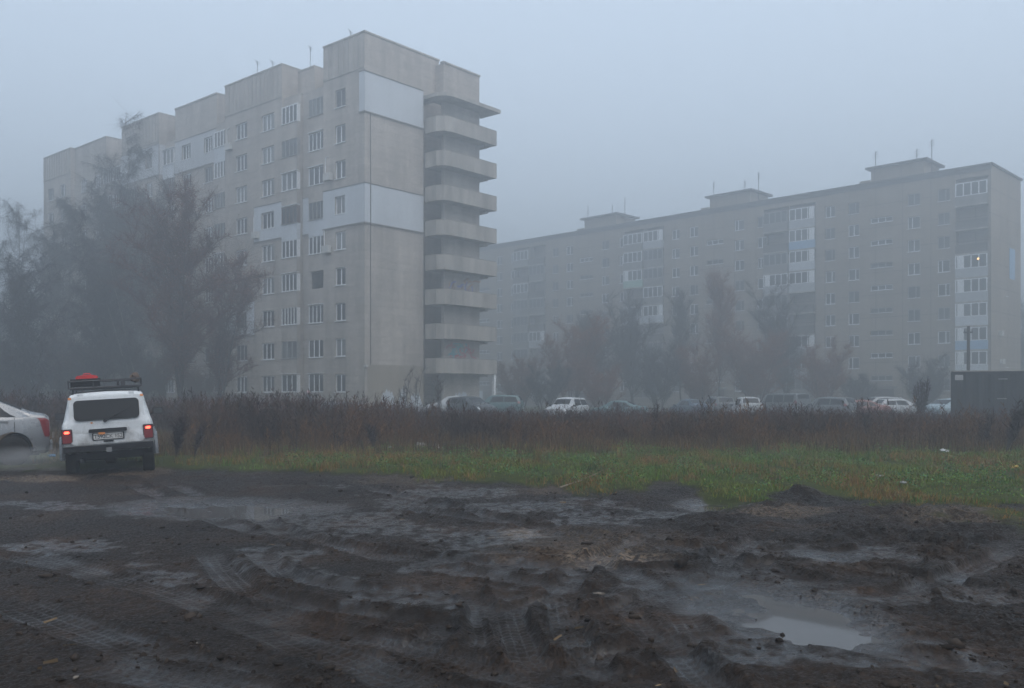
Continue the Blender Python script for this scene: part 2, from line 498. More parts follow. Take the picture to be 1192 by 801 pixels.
PZ = []
for (cpx, cpy, rx, ry, tilt) in PUD:
    gx, gy = GP(cpx, cpy)
    PZ.append(float(.05 * fbm(np.array([gx * .35]), np.array([gy * .35]), 3, 11)[0]) - .045)


def hz(x, y):
    a = np.atleast_1d(np.asarray(x, float)); b = np.atleast_1d(np.asarray(y, float))
    return ground_fields(a, b, False)[0]


def h1(x, y): return float(hz(x, y)[0])


def build_ground():
    ys = list(np.linspace(-45, 2.5, 16))
    d = 2.8
    while d < 25:
        ys.append(d); d += max(.010, d * d / 3200.0)
    while d < 130:
        ys.append(d); d += .5 + (d - 25) * .03
    while d < 700:
        ys.append(d); d *= 1.12
    ys.append(700)
    ys = np.array(ys)
    inner = np.linspace(-1, 1, 1000)
    wq = np.array([.006, .016, .035, .07, .14, .28, .55, 1.0])
    w = np.minimum(np.where(ys > 0, ys * .60 + .6, .6), 600.0)
    XI = inner[None, :] * w[:, None]
    XW = w[:, None] + (700 - w)[:, None] * wq[None, :]
    X = np.concatenate([-XW[:, ::-1], XI, XW], 1)
    Y = np.repeat(ys[:, None], X.shape[1], 1)
    nr, nc = X.shape
    x = X.ravel(); y = Y.ravel()
    h, wet, grass, straw, rough = ground_fields(x, y, True)
    V = np.stack([x, y, h], 1)
    i = np.arange((nr - 1) * nc).reshape(nr - 1, nc)[:, :-1].ravel()
    fcs = np.stack([i, i + 1, i + nc + 1, i + nc], 1).ravel()
    m = mat('mud and turf', (.03, .025, .022), .7); N = NT(m)
    tc = N.n('ShaderNodeTexCoord').outputs['Object']

    def attr(nm): return N.n('ShaderNodeAttribute', attribute_name=nm).outputs['Fac']
    n1 = N.noise(tc, .9, 5); n2 = N.noise(tc, 9, 6, .65); n3 = N.noise(tc, 45, 4, .7)
    base = N.ramp(n1, [(.32, (.010, .0064, .0041)), (.5, (.018, .0108, .0066)), (.68, (.036, .0195, .0102))]).outputs[0]
    base = N.mix(1.0, base, N.ramp(n2, [(.3, .5), (.7, 1.45)]).outputs[0], 'MULTIPLY')
    base = N.mix(1.0, base, N.ramp(n3, [(.3, .55), (.7, 1.45)]).outputs[0], 'MULTIPLY')
    wv = N.n('ShaderNodeVectorMath', operation='ADD'); wn_ = N.n('ShaderNodeTexNoise', Scale=7.0, Detail=2.0); N.l(tc, wn_.inputs['Vector'])
    sc_ = N.n('ShaderNodeVectorMath', operation='SCALE'); N.l(wn_.outputs['Color'], sc_.inputs[0]); sc_.inputs['Scale'].default_value = .12
    N.l(tc, wv.inputs[0]); N.l(sc_.outputs[0], wv.inputs[1])
    v1 = N.n('ShaderNodeTexVoronoi', Scale=11.0); N.l(wv.outputs[0], v1.inputs['Vector'])
    v2 = N.n('ShaderNodeTexVoronoi', Scale=31.0); N.l(wv.outputs[0], v2.inputs['Vector'])
    crumb = N.mix(.4, v1.outputs['Distance'], v2.outputs['Distance'])
    base = N.mix(1.0, base, N.ramp(crumb, [(.15, 1.2), (.55, .6)]).outputs[0], 'MULTIPLY')
    # pale chips
    sf = N.n('ShaderNodeMath', operation='MULTIPLY')
    chip = N.ramp(N.noise(N.mapping(tc, (1, 2.2, 1)), 22, 3, .7), [(.45, 0.0), (.6, 1.0)])
    N.l(attr('straw'), sf.inputs[0]); N.l(chip.outputs[0], sf.inputs[1])
    base = N.mix(sf.outputs[0], base, (.17, .125, .085))
    turf = N.ramp(n2, [(.3, (.02, .026, .008)), (.6, (.045, .055, .015)), (.75, (.07, .055, .02))]).outputs[0]
    base = N.mix(attr('grass'), base, turf)
    wetdark = N.mix(attr('wet'), (1, 1, 1), (.72, .72, .75))
    base = N.mix(1.0, base, wetdark, 'MULTIPLY')
    N.l(base, N.b.inputs['Base Color'])
    # roughness: damp mud with a patchy sheen, wet smears glossy, turf dull
    rn = N.ramp(n3, [(.35, .3), (.65, .8)]).outputs[0]
    rr = N.mix(attr('wet'), rn, N.ramp(n2, [(.35, .10), (.65, .42)]).outputs[0])
    rr = N.mix(attr('grass'), rr, (.95, .95, .95))
    N.l(rr, N.b.inputs['Roughness'])
    sp = N.mix(attr('wet'), (.10, .10, .10), (.5, .5, .5)); sp = N.mix(attr('grass'), sp, (.05, .05, .05)); N.l(sp, N.b.inputs['Specular IOR Level'])
    bp = N.n('ShaderNodeBump', Strength=1.0, Distance=.03)
    hh = N.mix(.45, n2, n3)
    N.l(hh, bp.inputs['Height'])
    st = N.mix(attr('wet'), (1, 1, 1), (.22, .22, .22))
    N.l(st, bp.inputs['Strength'])
    b2 = N.n('ShaderNodeBump', Strength=.8, Distance=.05, invert=True)
    N.l(crumb, b2.inputs['Height']); N.l(bp.outputs[0], b2.inputs['Normal'])
    sr_ = N.n('ShaderNodeMath', operation='MULTIPLY', use_clamp=True); N.l(attr('rough'), sr_.inputs[0]); sr_.inputs[1].default_value = 1.3
    N.l(sr_.outputs[0], b2.inputs['Strength'])
    bp = b2
    N.l(bp.outputs[0], N.b.inputs['Normal'])
    me = array_mesh('ground', V, fcs, 4, m, None, True)
    for nm, arr in (('wet', wet), ('grass', grass), ('straw', straw), ('rough', rough)):
        a = me.attributes.new(nm, 'FLOAT', 'POINT'); a.data.foreach_set('value', arr.astype(np.float32))
    tag(put('ground', me), kind='structure')
    # the puddles' water
    for i, (cpx, cpy, rx, ry, tilt) in enumerate(PUD):
        g = MB(); pts = []
        for k in range(40):
            a = 2 * PI * k / 40
            u = math.cos(a) * rx * 1.5; v = math.sin(a) * ry * 1.5
            gx, gy = GP(cpx + u, cpy + v + tilt * u); pts.append((gx, gy, PZ[i]))
        c = np.mean(np.array(pts), 0)
        g.add([tuple(c)] + pts, [(0, 1 + k, 1 + (k + 1) % 40) for k in range(40)])
        tag(g.build('puddle', M['water']), kind='structure')


build_ground()


def build_clods():
    rng = np.random.default_rng(77)
    bm = bmesh.new(); bmesh.ops.create_icosphere(bm, subdivisions=1, radius=1)
    ico = np.array([v.co[:] for v in bm.verts]); fc = np.array([[v.index for v in f.verts] for f in bm.faces]); bm.free()
    d = 1.0 / rng.uniform(1 / 17.5, 1 / 4.4, 30000); px = rng.uniform(-120, 1310, len(d)); x = XD(px, d)
    h, wet, grass, straw, rough = ground_fields(x, d, True)
    k = rng.random(len(d)) < np.clip(.02 + .75 * rough * np.clip(.3 + 2.2 * fbm(x * 1.3, d * 1.1, 3, 78), 0, 1), 0, .8) * (1 - grass) * (1 - .9 * np.clip(wet * 1.3, 0, 1))
    x, d, h = x[k], d[k], h[k]; n = len(x)
    sz = np.clip(rng.lognormal(math.log(.0085), .62, n), .003, .042)
    V = ico[None] * rng.uniform(.45, 1.5, (n, len(ico), 1)) * (sz[:, None] * rng.uniform(.6, 1.5, (n, 3)) * np.array([[1.15, 1.15, .7]]))[:, None, :]
    V = V + np.stack([x, d, h + sz * .1], 1)[:, None, :]
    Fc = (fc[None] + (np.arange(n) * len(ico))[:, None, None]).reshape(-1)
    c = np.array([[.024, .0185, .015]]) * rng.uniform(.45, 1.7, (n, 1)); pale = rng.random(n) < .006
    c[pale] = np.array([.16, .14, .12]) * rng.uniform(.6, 1.2, (pale.sum(), 1))
    tag(put('mud_clods', array_mesh('mud_clods', V.reshape(-1, 3), Fc, 3, M['weed'], np.repeat(c, len(ico), 0))), 'crumbs and clods of dark mud strewn over the churned ground', 'mud clods', kind='stuff')
    # fallen leaves, straw and splinters trodden in
    n = 800; d = 1.0 / rng.uniform(1 / 18.0, 1 / 4.6, n); px = rng.uniform(-100, 1300, n); x = XD(px, d)
    h, wet, grass, straw, rough = ground_fields(x, d, True)
    k = rng.random(n) < np.clip(.06 + straw * 1.3, 0, 1) * (1 - .5 * grass); x, d, h = x[k], d[k], h[k]; n = len(x)
    p = np.stack([x, d, h + .012], 1); a = rng.uniform(0, 6.28, n); L = rng.uniform(.02, .09, n)[:, None]
    q = p + np.stack([np.cos(a), np.sin(a), rng.uniform(-.1, .25, n)], 1) * L
    V, C = ribbons(p, q, rng.uniform(.006, .022, n), np.array([[.12, .085, .05]]) * rng.uniform(.35, 1.5, (n, 1)), .7, rng)
    tag(put('straw_litter', array_mesh('straw_litter', V, np.arange(len(V)), 4, M['weed'], C)), 'bits of straw, leaf and wood trodden into the mud', 'straw', kind='stuff')


# ------------------------------------------------------------------ building helpers
def wall_holes(mb, P, u0, u1, z0, z1, holes, reveal=.16):
    us = sorted({u0, u1, *[h[0] for h in holes], *[h[1] for h in holes]})
    zs = sorted({z0, z1, *[h[2] for h in holes], *[h[3] for h in holes]})
    us = [u for u in us if u0 <= u <= u1]; zs = [z for z in zs if z0 <= z <= z1]
    for i in range(len(us) - 1):
        for j in range(len(zs) - 1):
            uc = (us[i] + us[i + 1]) / 2; zc = (zs[j] + zs[j + 1]) / 2
            if any(h[0] < uc < h[1] and h[2] < zc < h[3] for h in holes): continue
            mb.add([P(us[i], zs[j], 0), P(us[i + 1], zs[j], 0), P(us[i + 1], zs[j + 1], 0), P(us[i], zs[j + 1], 0)], [(0, 1, 2, 3)])
    for (a, b, c, d) in holes:
        for (q, r) in (((a, c), (b, c)), ((b, c), (b, d)), ((b, d), (a, d)), ((a, d), (a, c))):
            mb.add([P(q[0], q[1], 0), P(r[0], r[1], 0), P(r[0], r[1], reveal), P(q[0], q[1], reveal)], [(0, 1, 2, 3)])


_wcache = {}


def window_mesh(w, h, splits, m, depth=.11):
    """frame around a window of width w (along y), height h, sitting in its opening; x is depth into the wall"""
    k = ('f', w, h, tuple(splits), m.name)
    if k not in _wcache:
        b = MB(); t = .075; x0, x1 = depth, depth + .06
        b.box(x0, x1, -w / 2, w / 2, 0, t); b.box(x0, x1, -w / 2, w / 2, h - t, h)
        b.box(x0, x1, -w / 2, -w / 2 + t, t, h - t); b.box(x0, x1, w / 2 - t, w / 2, t, h - t)
        for s in splits:
            c = -w / 2 + s * w
            b.box(x0 - .004, x1 - .004, c - .05, c + .05, t, h - t)
        _wcache[k] = b.mesh('window', m)
    return _wcache[k]


def pane_mesh(w, h, m, depth=.11):
    k = ('p', w, h, m.name)
    if k not in _wcache:
        b = MB(); x = depth + .035
        b.add([(x, -w / 2 + .02, .02), (x, w / 2 - .02, .02), (x, w / 2 - .02, h - .02), (x, -w / 2 + .02, h - .02)], [(0, 1, 2, 3)])
        _wcache[k] = b.mesh('pane', m)
    return _wcache[k]


def sill_mesh(w, m):
    k = ('s', w, m.name)
    if k not in _wcache:
        b = MB(); b.box(-.09, .1, -w / 2 - .06, w / 2 + .06, -.05, -.003); _wcache[k] = b.mesh('sill', m)
    return _wcache[k]


class Windows:
    """windows of one building: the nearest 100 as parts, the others as one part"""
    def __init__(s, root): s.root = root; s.items = []

    def add(s, x, y, z, w, h, splits, fm, pm, sill=True, rz=0.0): s.items.append((x, y, z, w, h, splits, fm, pm, sill, rz))

    def flush(s, limit=98):
        s.items.sort(key=lambda t: t[1])
        rest = MB(); mats = [M['frame_white'], M['glass'], M['glass_mid'], M['frame_old'], M['glass_curtain']]
        nrest = 0
        for i, (x, y, z, w, h, splits, fm, pm, sill, rz) in enumerate(s.items):
            if i < limit:
                f = put('window', window_mesh(w, h, splits, fm), s.root, (x, y, z), (0, 0, rz))
                put('pane', pane_mesh(w, h, pm), f)
                if sill: put('sill', sill_mesh(w, M['frame_white']), f)
            else:
                nrest += 1
                for me in (window_mesh(w, h, splits, fm), pane_mesh(w, h, pm), sill_mesh(w, M['frame_white']) if sill else None):
                    if me is None: continue
                    R = Matrix.Translation((x, y, z)) @ Matrix.Rotation(rz, 4, 'Z')
                    rest.cur = next((k for k, q in enumerate(mats) if q.name == me.materials[0].name), 0)
                    rest.add([tuple(R @ v.co) for v in me.vertices], [tuple(p.vertices) for p in me.polygons])
        if nrest:
            o = rest.build('window', mats, s.root); o['kind'] = 'stuff'


# ------------------------------------------------------------------ near block of flats, on the left
def building_left():
    C = (-11.6, 71.6)
    root = thing('apartment_building', 'nearer pale brick block of flats with curved open stair landings at its end', 'building', (C[0], C[1], 0), (0, 0, math.atan2(.76, .65)))
    H = 2.88; Z0 = 2.5 - .72; TOP = 30.1; LT = 27.15
    wn = Windows(root)
    segs = [  # t0, t1, front offset, roof set back, window columns (t0, t1), loggia columns (t0, t1)
        (0, 5.2, 0, 0, [(2.35, 3.65)], []),
        (5.2, 8.6, .5, 3.2, [], [(5.22, 7.4)]),
        (8.6, 10.9, .25, 1.7, [], [(8.62, 10.88)]),
        (10.9, 19.8, 0, 0, [(12.05, 13.95), (16.2, 18.05)], []),
        (19.8, 22.0, .5, 2.4, [], [(19.82, 21.98)]),
        (22.0, 29.6, .5, .5, [(22.7, 24.2), (26.6, 28.3)], []),
        (29.6, 31.85, .7, 2.4, [], [(29.62, 31.83)]),
        (31.85, 39.7, 0, 0, [(33.2, 34.6), (36.6, 38.4)], []),
        (39.7, 44.3, .5, 2.8, [], [(39.72, 41.9), (42.1, 44.28)]),
        (44.3, 52.0, .5, .5, [(45.5, 47.0), (49.0, 50.6)], []),
        (52.0, 59.4, 0, 0, [(53.4, 54.9), (56.6, 58.2)], [])]
    wall = MB(); cap = MB(); white = MB()
    fr = [M['frame_white'], M['frame_white'], M['frame_white'], M['frame_old']]
    gl = [M['glass'], M['glass_mid'], M['glass'], M['glass_curtain']]
    rnd = random.Random(5)
    DEP = 13.0
    for (t0, t1, xo, sb, wcols, lcols) in segs:
        P = (lambda xo: (lambda u, z, d: (xo + d, u, z)))(xo)
        top = TOP if sb == xo else LT
        holes = []
        for r in range(9):
            z0 = Z0 + r * H
            for (a, b) in wcols:
                holes.append((a, b, z0, z0 + 1.44))
                w = b - a
                fm = rnd.choice(fr); pm = rnd.choice(gl)
                sp = [.5] if w < 1.4 else rnd.choice([[.34, .67], [.36, .64], [.4]])
                wn.add(xo, (a + b) / 2, z0, round(w, 2), 1.44, sp, fm, pm)
            for (a, b) in lcols:
                holes.append((a, b, z0 - .02, z0 + 1.56))
        wall_holes(wall, P, t0, t1, -1.0, top, holes)
        # flanks of the projecting part and its top
        back = 3.3
        for t in (t0, t1):
            e = .004 if t == t1 else -.004
            wall.add([(xo, t + e * 0, -1), (back, t, -1), (back, t, top), (xo, t, top)], [(0, 1, 2, 3)])
        cap.box(xo - .06 if top == TOP else xo + .01, back, t0 - .03, t1 + .03, top + .003, top + (.14 if top == TOP else .1))
        if top == TOP and xo == 0:
            # ribbed attic band
            n = int((t1 - t0) / .62)
            for k in range(n + 1):
                yy = t0 + .1 + (t1 - t0 - .2) * k / n
                cap.box(xo - .045, xo - .003, yy - .04, yy + .04, 27.5, TOP - .02)
            cap.box(xo - .06, xo - .003, t0, t1, 27.32, 27.46)
        if top != TOP:                                # roof storey, set back
            wall.box(sb, back + .2, t0 + .003, t1 - .003, LT + .104, TOP - .25)
            cap.box(sb - .05, back + .2, t0 + .004, t1 - .004, TOP - .247, TOP - .1)
        # loggias
        for ci, (a, b) in enumerate(lcols):
            for r in range(9):
                z0 = Z0 + r * H; w = round(b - a, 2)
                inwhite = (r == 5 and b < 16) or (r == 8 and 19 < a < 32)
                pr = MB()
                pr.box(-.34, -.2, -w / 2, w / 2, -1.28, -.02); pr.box(-.2, -.004, -w / 2, -w / 2 + .12, -1.28, -.02); pr.box(-.2, -.004, w / 2 - .12, w / 2, -1.28, -.02)
                pr.box(-.34, 1.3, -w / 2 + .002, w / 2 - .002, -1.42, -1.283)
                o = pr.build('loggia', M['render_white'] if inwhite else M['brick'], root, loc=(xo, (a + b) / 2, z0))
                kind = rnd.random()
                if kind < .94:
                    fm = rnd.choice([M['frame_white'], M['frame_white'], M['frame_old'], M['frame_white'], M['frame_brown'] if r == 5 and a > 8 else M['frame_white']])
                    if (r, a) == (5, 8.62): fm = M['frame_brown']
                    pm = rnd.choice([M['glass'], M['glass_mid'], M['glass_mid'], M['glass_curtain']])
                    g = MB(); hh = 1.52; y0, y1 = -w / 2 + .02, w / 2 - .02
                    for (q, s) in ((0, .07), (hh - .08, hh)): g.box(-.33, -.26, y0, y1, q, s)
                    ns = rnd.choice([3, 4, 4, 5])
                    for k in range(ns + 1):
                        yy = y0 + .04 + (y1 - y0 - .08) * k / ns
                        g.box(-.33, -.26, yy - .045, yy + .045, .07, hh - .08)
                    for yy in (y0, y1 - .06): g.box(-.26, -.01, yy, yy + .06, 0, hh)
                    gf = g.build('glazing', fm, o)
                    p = MB(); p.add([(-.29, y0, .02), (-.29, y1, .02), (-.29, y1, hh - .02), (-.29, y0, hh - .02)], [(0, 1, 2, 3)])
                    p.add([(-.26, y1 - .03, .02), (-.02, y1 - .03, .02), (-.02, y1 - .03, hh - .02), (-.26, y1 - .03, hh - .02)], [(0, 1, 2, 3)])
                    p.add([(-.26, y0 + .03, .02), (-.02, y0 + .03, .02), (-.02, y0 + .03, hh - .02), (-.26, y0 + .03, hh - .02)], [(0, 1, 2, 3)])
                    p.build('pane', pm, o)
                    s = MB(); s.box(-.42, -.2, -w / 2 - .03, w / 2 + .03, -.018, .02); s.build('sill', M['frame_white'] if fm is M['frame_white'] else M['frame_old'], o)
                    if fm is M['frame_white'] and rnd.random() < .35 or fm is M['frame_brown']:
                        c = MB(); c.box(-.46, -.1, -w / 2 - .03, w / 2 + .03, hh + .03, hh + .07); c.build('canopy', M['frame_white'], o)
        # dark room behind every opening
    # rear body and roof of the block
    wall.box(3.3, DEP, 6.0, 59.4, -1, TOP - .3)
    cap.box(3.3, DEP + .05, 6.0, 59.45, TOP - .297, TOP - .15)
    # end wall towards the street and its recess behind the stair landings
    wall.box(.004, 6.4, .002, .35, -1.0, TOP - .004)
    cap.box(-.06, 6.45, -.06, .5, TOP + .003, TOP + .15)
    wall.box(3.3, 6.4, .35, 6.0, -1, TOP - .3)
    wall.box(6.403, 8.25, .002, 2.397, 26.75, TOP - .004)
    cap.box(6.453, 8.28, -.06, 2.45, TOP + .003, TOP + .15)
    wall.box(6.4, DEP, 2.4, 6.0, -1, TOP - 1.2)
    # stair core: a narrower slab standing forward of the recess
    wall.box(7.8, 12.25, -1.0, -.72, -1, 29.6)
    wall.box(7.8, 8.1, -.72, 2.4, 26.6, 29.597)
    wall.box(11.95, 12.25, -.72, 2.4, -1, 29.597)
    cap.box(7.72, 12.33, -1.08, -.64, 29.603, 29.75)
    wall.build('wall', M['brick'], root)
    cap.build('roof_edging', M['concrete'], root)
    # canopy and stair landings
    for k in range(9):
        b = MB(); zb = 3.35 + 2.88 * k
        out = [(6.55, -.02), (6.55, -1.35), (6.9, -2.0), (7.5, -2.2), (13.2, -2.2), (13.2, -.02)]
        PP = lambda u, w, h: (u, w, h)
        if k == 8:
            b.prism([(6.45, .0), (6.45, -1.5), (6.9, -2.2), (7.5, -2.42), (13.5, -2.42), (13.5, -.02)], zb + .0, zb + .3, PP)
            b.build('stair_canopy', M['concrete'], root); continue
        b.prism(out, zb, zb + .16, PP)
        # solid parapet following the slab's edge
        th = .12
        inn = [(6.55 + th, -.02), (6.55 + th, -1.3), (6.98, -1.9), (7.53, -2.2 + th), (13.2 - th, -2.2 + th), (13.2 - th, -.02)]
        n = len(out)
        for i in range(n - 1):
            q = [out[i], out[i + 1], inn[i + 1], inn[i]]
            b.prism(q, zb + .162, zb + 1.24, PP)
        bo = b.build('stair_landing', M['concrete'], root)
        r_ = MB()
        for i in range(n - 1):
            mx = lambda p, q, f: (p[0] + (q[0] - p[0]) * f, p[1] + (q[1] - p[1]) * f)
            r_.prism([out[i], out[i + 1], inn[i + 1], inn[i]], zb + 1.243, zb + 1.29, PP)
        r_.build('coping', M['concrete_dark'], bo)
        be = MB(); be.box(12.26, 12.7, -1.6, -.2, zb - .22, zb - .003); be.build('beam', M['concrete'], bo)
        # door opening at the back of the recess
        dr = MB(); dr.box(6.55, 7.45, 2.33, 2.397, zb + .17, zb + 2.2); dr.build('door', M['frame_brown'], root)
    gd = MB(); gd.box(6.6, 7.6, 2.33, 2.397, 0, 2.4); gd.build('door', M['frame_brown'], root)
    po = MB(); po.box(12.9, 13.15, -2.15, -1.9, -1, 3.345); po.build('post', M['frame_white'], root)
    # insulated flats: white render fields standing proud of the brick
    whites = [((0, .62, 23.95, 27.05), 'f', 0), ((0, 5.2, 15.2, 18.25), 'f', 0), ((10.9, 15.05, 15.2, 18.25), 'f', 0), ((7.4, 8.6, 15.2, 18.25), 'f', .5),
              ((22.0, 29.6, 23.7, 26.8), 'f', .5), ((31.85, 39.7, 23.95, 27.0), 'f', 0), ((15.0, 19.7, 6.95, 9.9), 'f', 0)]
    allw = [(a, b, Z0 + r * H, Z0 + r * H + 1.44) for r in range(9) for s in segs for (a, b) in s[4]]
    for ((a, b, c, d), _, xo) in whites:
        w = MB()
        hs = [h for h in allw if h[0] > a and h[1] < b and h[2] >= c and h[3] <= d]
        wall_holes(w, (lambda xo: (lambda u, z, dd: (xo - .055 + dd, u, z)))(xo), a - .055 if a == 0 else a + .01, b - .01, c, d, hs, .05)
        for (z_, ) in ((c,), (d,)): w.add([(xo - .055, a, z_), (xo - .055, b - .01, z_), (xo - .002, b - .01, z_), (xo - .002, a, z_)], [(0, 1, 2, 3)])
        w.add([(xo - .055, b - .01, c), (xo - .002, b - .01, c), (xo - .002, b - .01, d), (xo - .055, b - .01, d)], [(0, 1, 2, 3)])
        w.build('insulation_panel', M['render_white'] if a < 20 else M['render_hazed'], root)  # farther white panels take the colour already dulled for haze
        e = MB(); e.box(xo - .1, xo - .056, max(a, .0) - (.1 if a == 0 else 0), b, c - .12, c - .02); e.box(xo - .1, xo - .056, a - (.1 if a == 0 else 0), b, d + .003, d + .07)
        e.build('trim', M['concrete_dark'], root)
    for (c, d) in ((15.2, 18.25), (23.95, 27.05)):
        w = MB(); w.box(-.055, 6.35, -.055, -.002, c, d); w.build('insulation_panel', M['render_white'], root)
        e = MB(); e.box(-.1, 6.36, -.1, -.056, c - .12, c - .02); e.box(-.1, 6.36, -.1, -.056, d + .003, d + .07); e.build('trim', M['concrete_dark'], root)
    # a side return of the white flat on the third tall bay
    w = MB(); w.box(.02, 1.6, 31.85 - .05, 31.85 - .003, 23.95, 27.0); w.build('insulation_panel', M['render_hazed'], root)
    # painted foot of the end wall with paler patches painted over
    p = MB(); p.box(.3, 6.38, -.024, -.003, -.9, 3.95); p.build('painted_patch', M['beige_paint'], root)
    rn2 = random.Random(3)

    def blob(u0, u1, z1, seed, y):
        rr = random.Random(seed); n = 22
        poly = [(u0, -.9)] + [(u0 + (u1 - u0) * k / n, z1 * (math.sin(PI * (k + .4) / (n + .8)) ** .5) * rr.uniform(.78, 1.08)) for k in range(n + 1)] + [(u1, -.9)]
        b = MB(); b.prism([(u, z) for u, z in poly], y, y - .012, lambda u, z, h: (u, h, z)); return b
    for i, (u0, u1, z1) in enumerate(((1.4, 3.3, 2.0), (3.55, 4.5, 2.2), (4.55, 6.35, 1.75))):
        blob(u0, u1, z1, i, -.027).build('painted_patch', M['pale_paint'], root)
    blob(8.4, 11.7, 1.9, 9, -1.003).build('painted_patch', M['pale_paint'], root)
    f2 = MB(); f2.box(-.03, -.003, .35, 10.8, -.9, .95); f2.build('painted_patch', M['pale_paint'], root)
    # graffiti on two landings: tangled strokes of colour on the stair core
    def graffiti(zb, cols, seed):
        rr = random.Random(seed); ms = [mat('graffiti paint %d %d' % (seed, i), c, .8) for i, c in enumerate(cols)]
        b = MB()
        for k in range(26):
            b.cur = rr.randrange(len(ms)); u = rr.uniform(8.4, 11.4); z = zb + rr.uniform(0, 1.1); pts = []
            a = rr.uniform(0, 6.28)
            n = 9; off = -1.004 - k * .0006
            for i in range(n):
                pts.append((u, z)); a += rr.uniform(-.9, .9); u += .14 * math.cos(a); z = min(max(z + .14 * math.sin(a), zb - .05), zb + 1.25)
            for i in range(n - 1):
                (u0, z0), (u1, z1) = pts[i], pts[i + 1]; dx, dz = u1 - u0, z1 - z0; L = math.hypot(dx, dz) + 1e-6; wx, wz = -dz / L * .06, dx / L * .06
                b.add([(u0 - wx, off, z0 - wz), (u1 - wx, off, z1 - wz), (u1 + wx, off, z1 + wz), (u0 + wx, off, z0 + wz)], [(0, 1, 2, 3)])
        b.build('graffiti', ms, root)
    graffiti(3.35 + 1.35, [(.4, .07, .09), (.05, .36, .34), (.04, .3, .36), (.36, .1, .12)], 4)
    graffiti(3.35 + 2.88 * 2 + 1.3, [(.4, .2, .08), (.12, .14, .4), (.42, .4, .38), (.2, .1, .06)], 8)
    # air conditioners under windows, a downpipe, a lamp, roof aerials
    for (t, z) in ((4.35, 19.35), (4.5, 13.45), (14.6, 15.75), (18.9, 24.4)):
        a = MB(); a.box(-.38, -.06, t - .42, t + .42, z - .3, z + .3); a.lathe([(.24, -.385), (.24, -.38)], 20, lambda x, y, zz, t=t, z=z: (x, t + y - .08, z + zz)); ao = a.build('air_conditioner', M['ac'], root)
        b = MB(); b.tube([(-.05, t + .5, z - .25), (-.05, t + .5, z + 1.7), (-.05, t + .1, z + 1.75)], .035, 5); b.build('pipe', M['frame_white'], ao)
    d = MB(); d.tube([(.55, -.09, 3.95), (.55, -.09, 23.8)], .03, 5); d.build('cable', M['metal_dark'], root)
    d = MB(); d.box(-.12, .16, -.3, -.02, 3.75, 3.92); d.build('wall_lamp', M['ac'], root)
    for (x, y, h) in ((1.2, 3.2, 1.3), (2.0, 9.6, 1.8), (3.0, 7.0, 1.4), (1.6, 17.0, 2.2), (.9, 13.6, 1.2)):
        a = MB(); a.tube([(x, y, TOP - .3), (x, y, TOP + h)], .025, 5)
        for k in range(4): a.tube([(x - .45 + .1 * k, y - .2, TOP + h - .12 * k), (x + .45 - .1 * k, y + .2, TOP + h - .12 * k)], .014, 4)
        a.build('aerial', M['metal_dark'], root)
    wn.flush(97)
    return root


building_left()


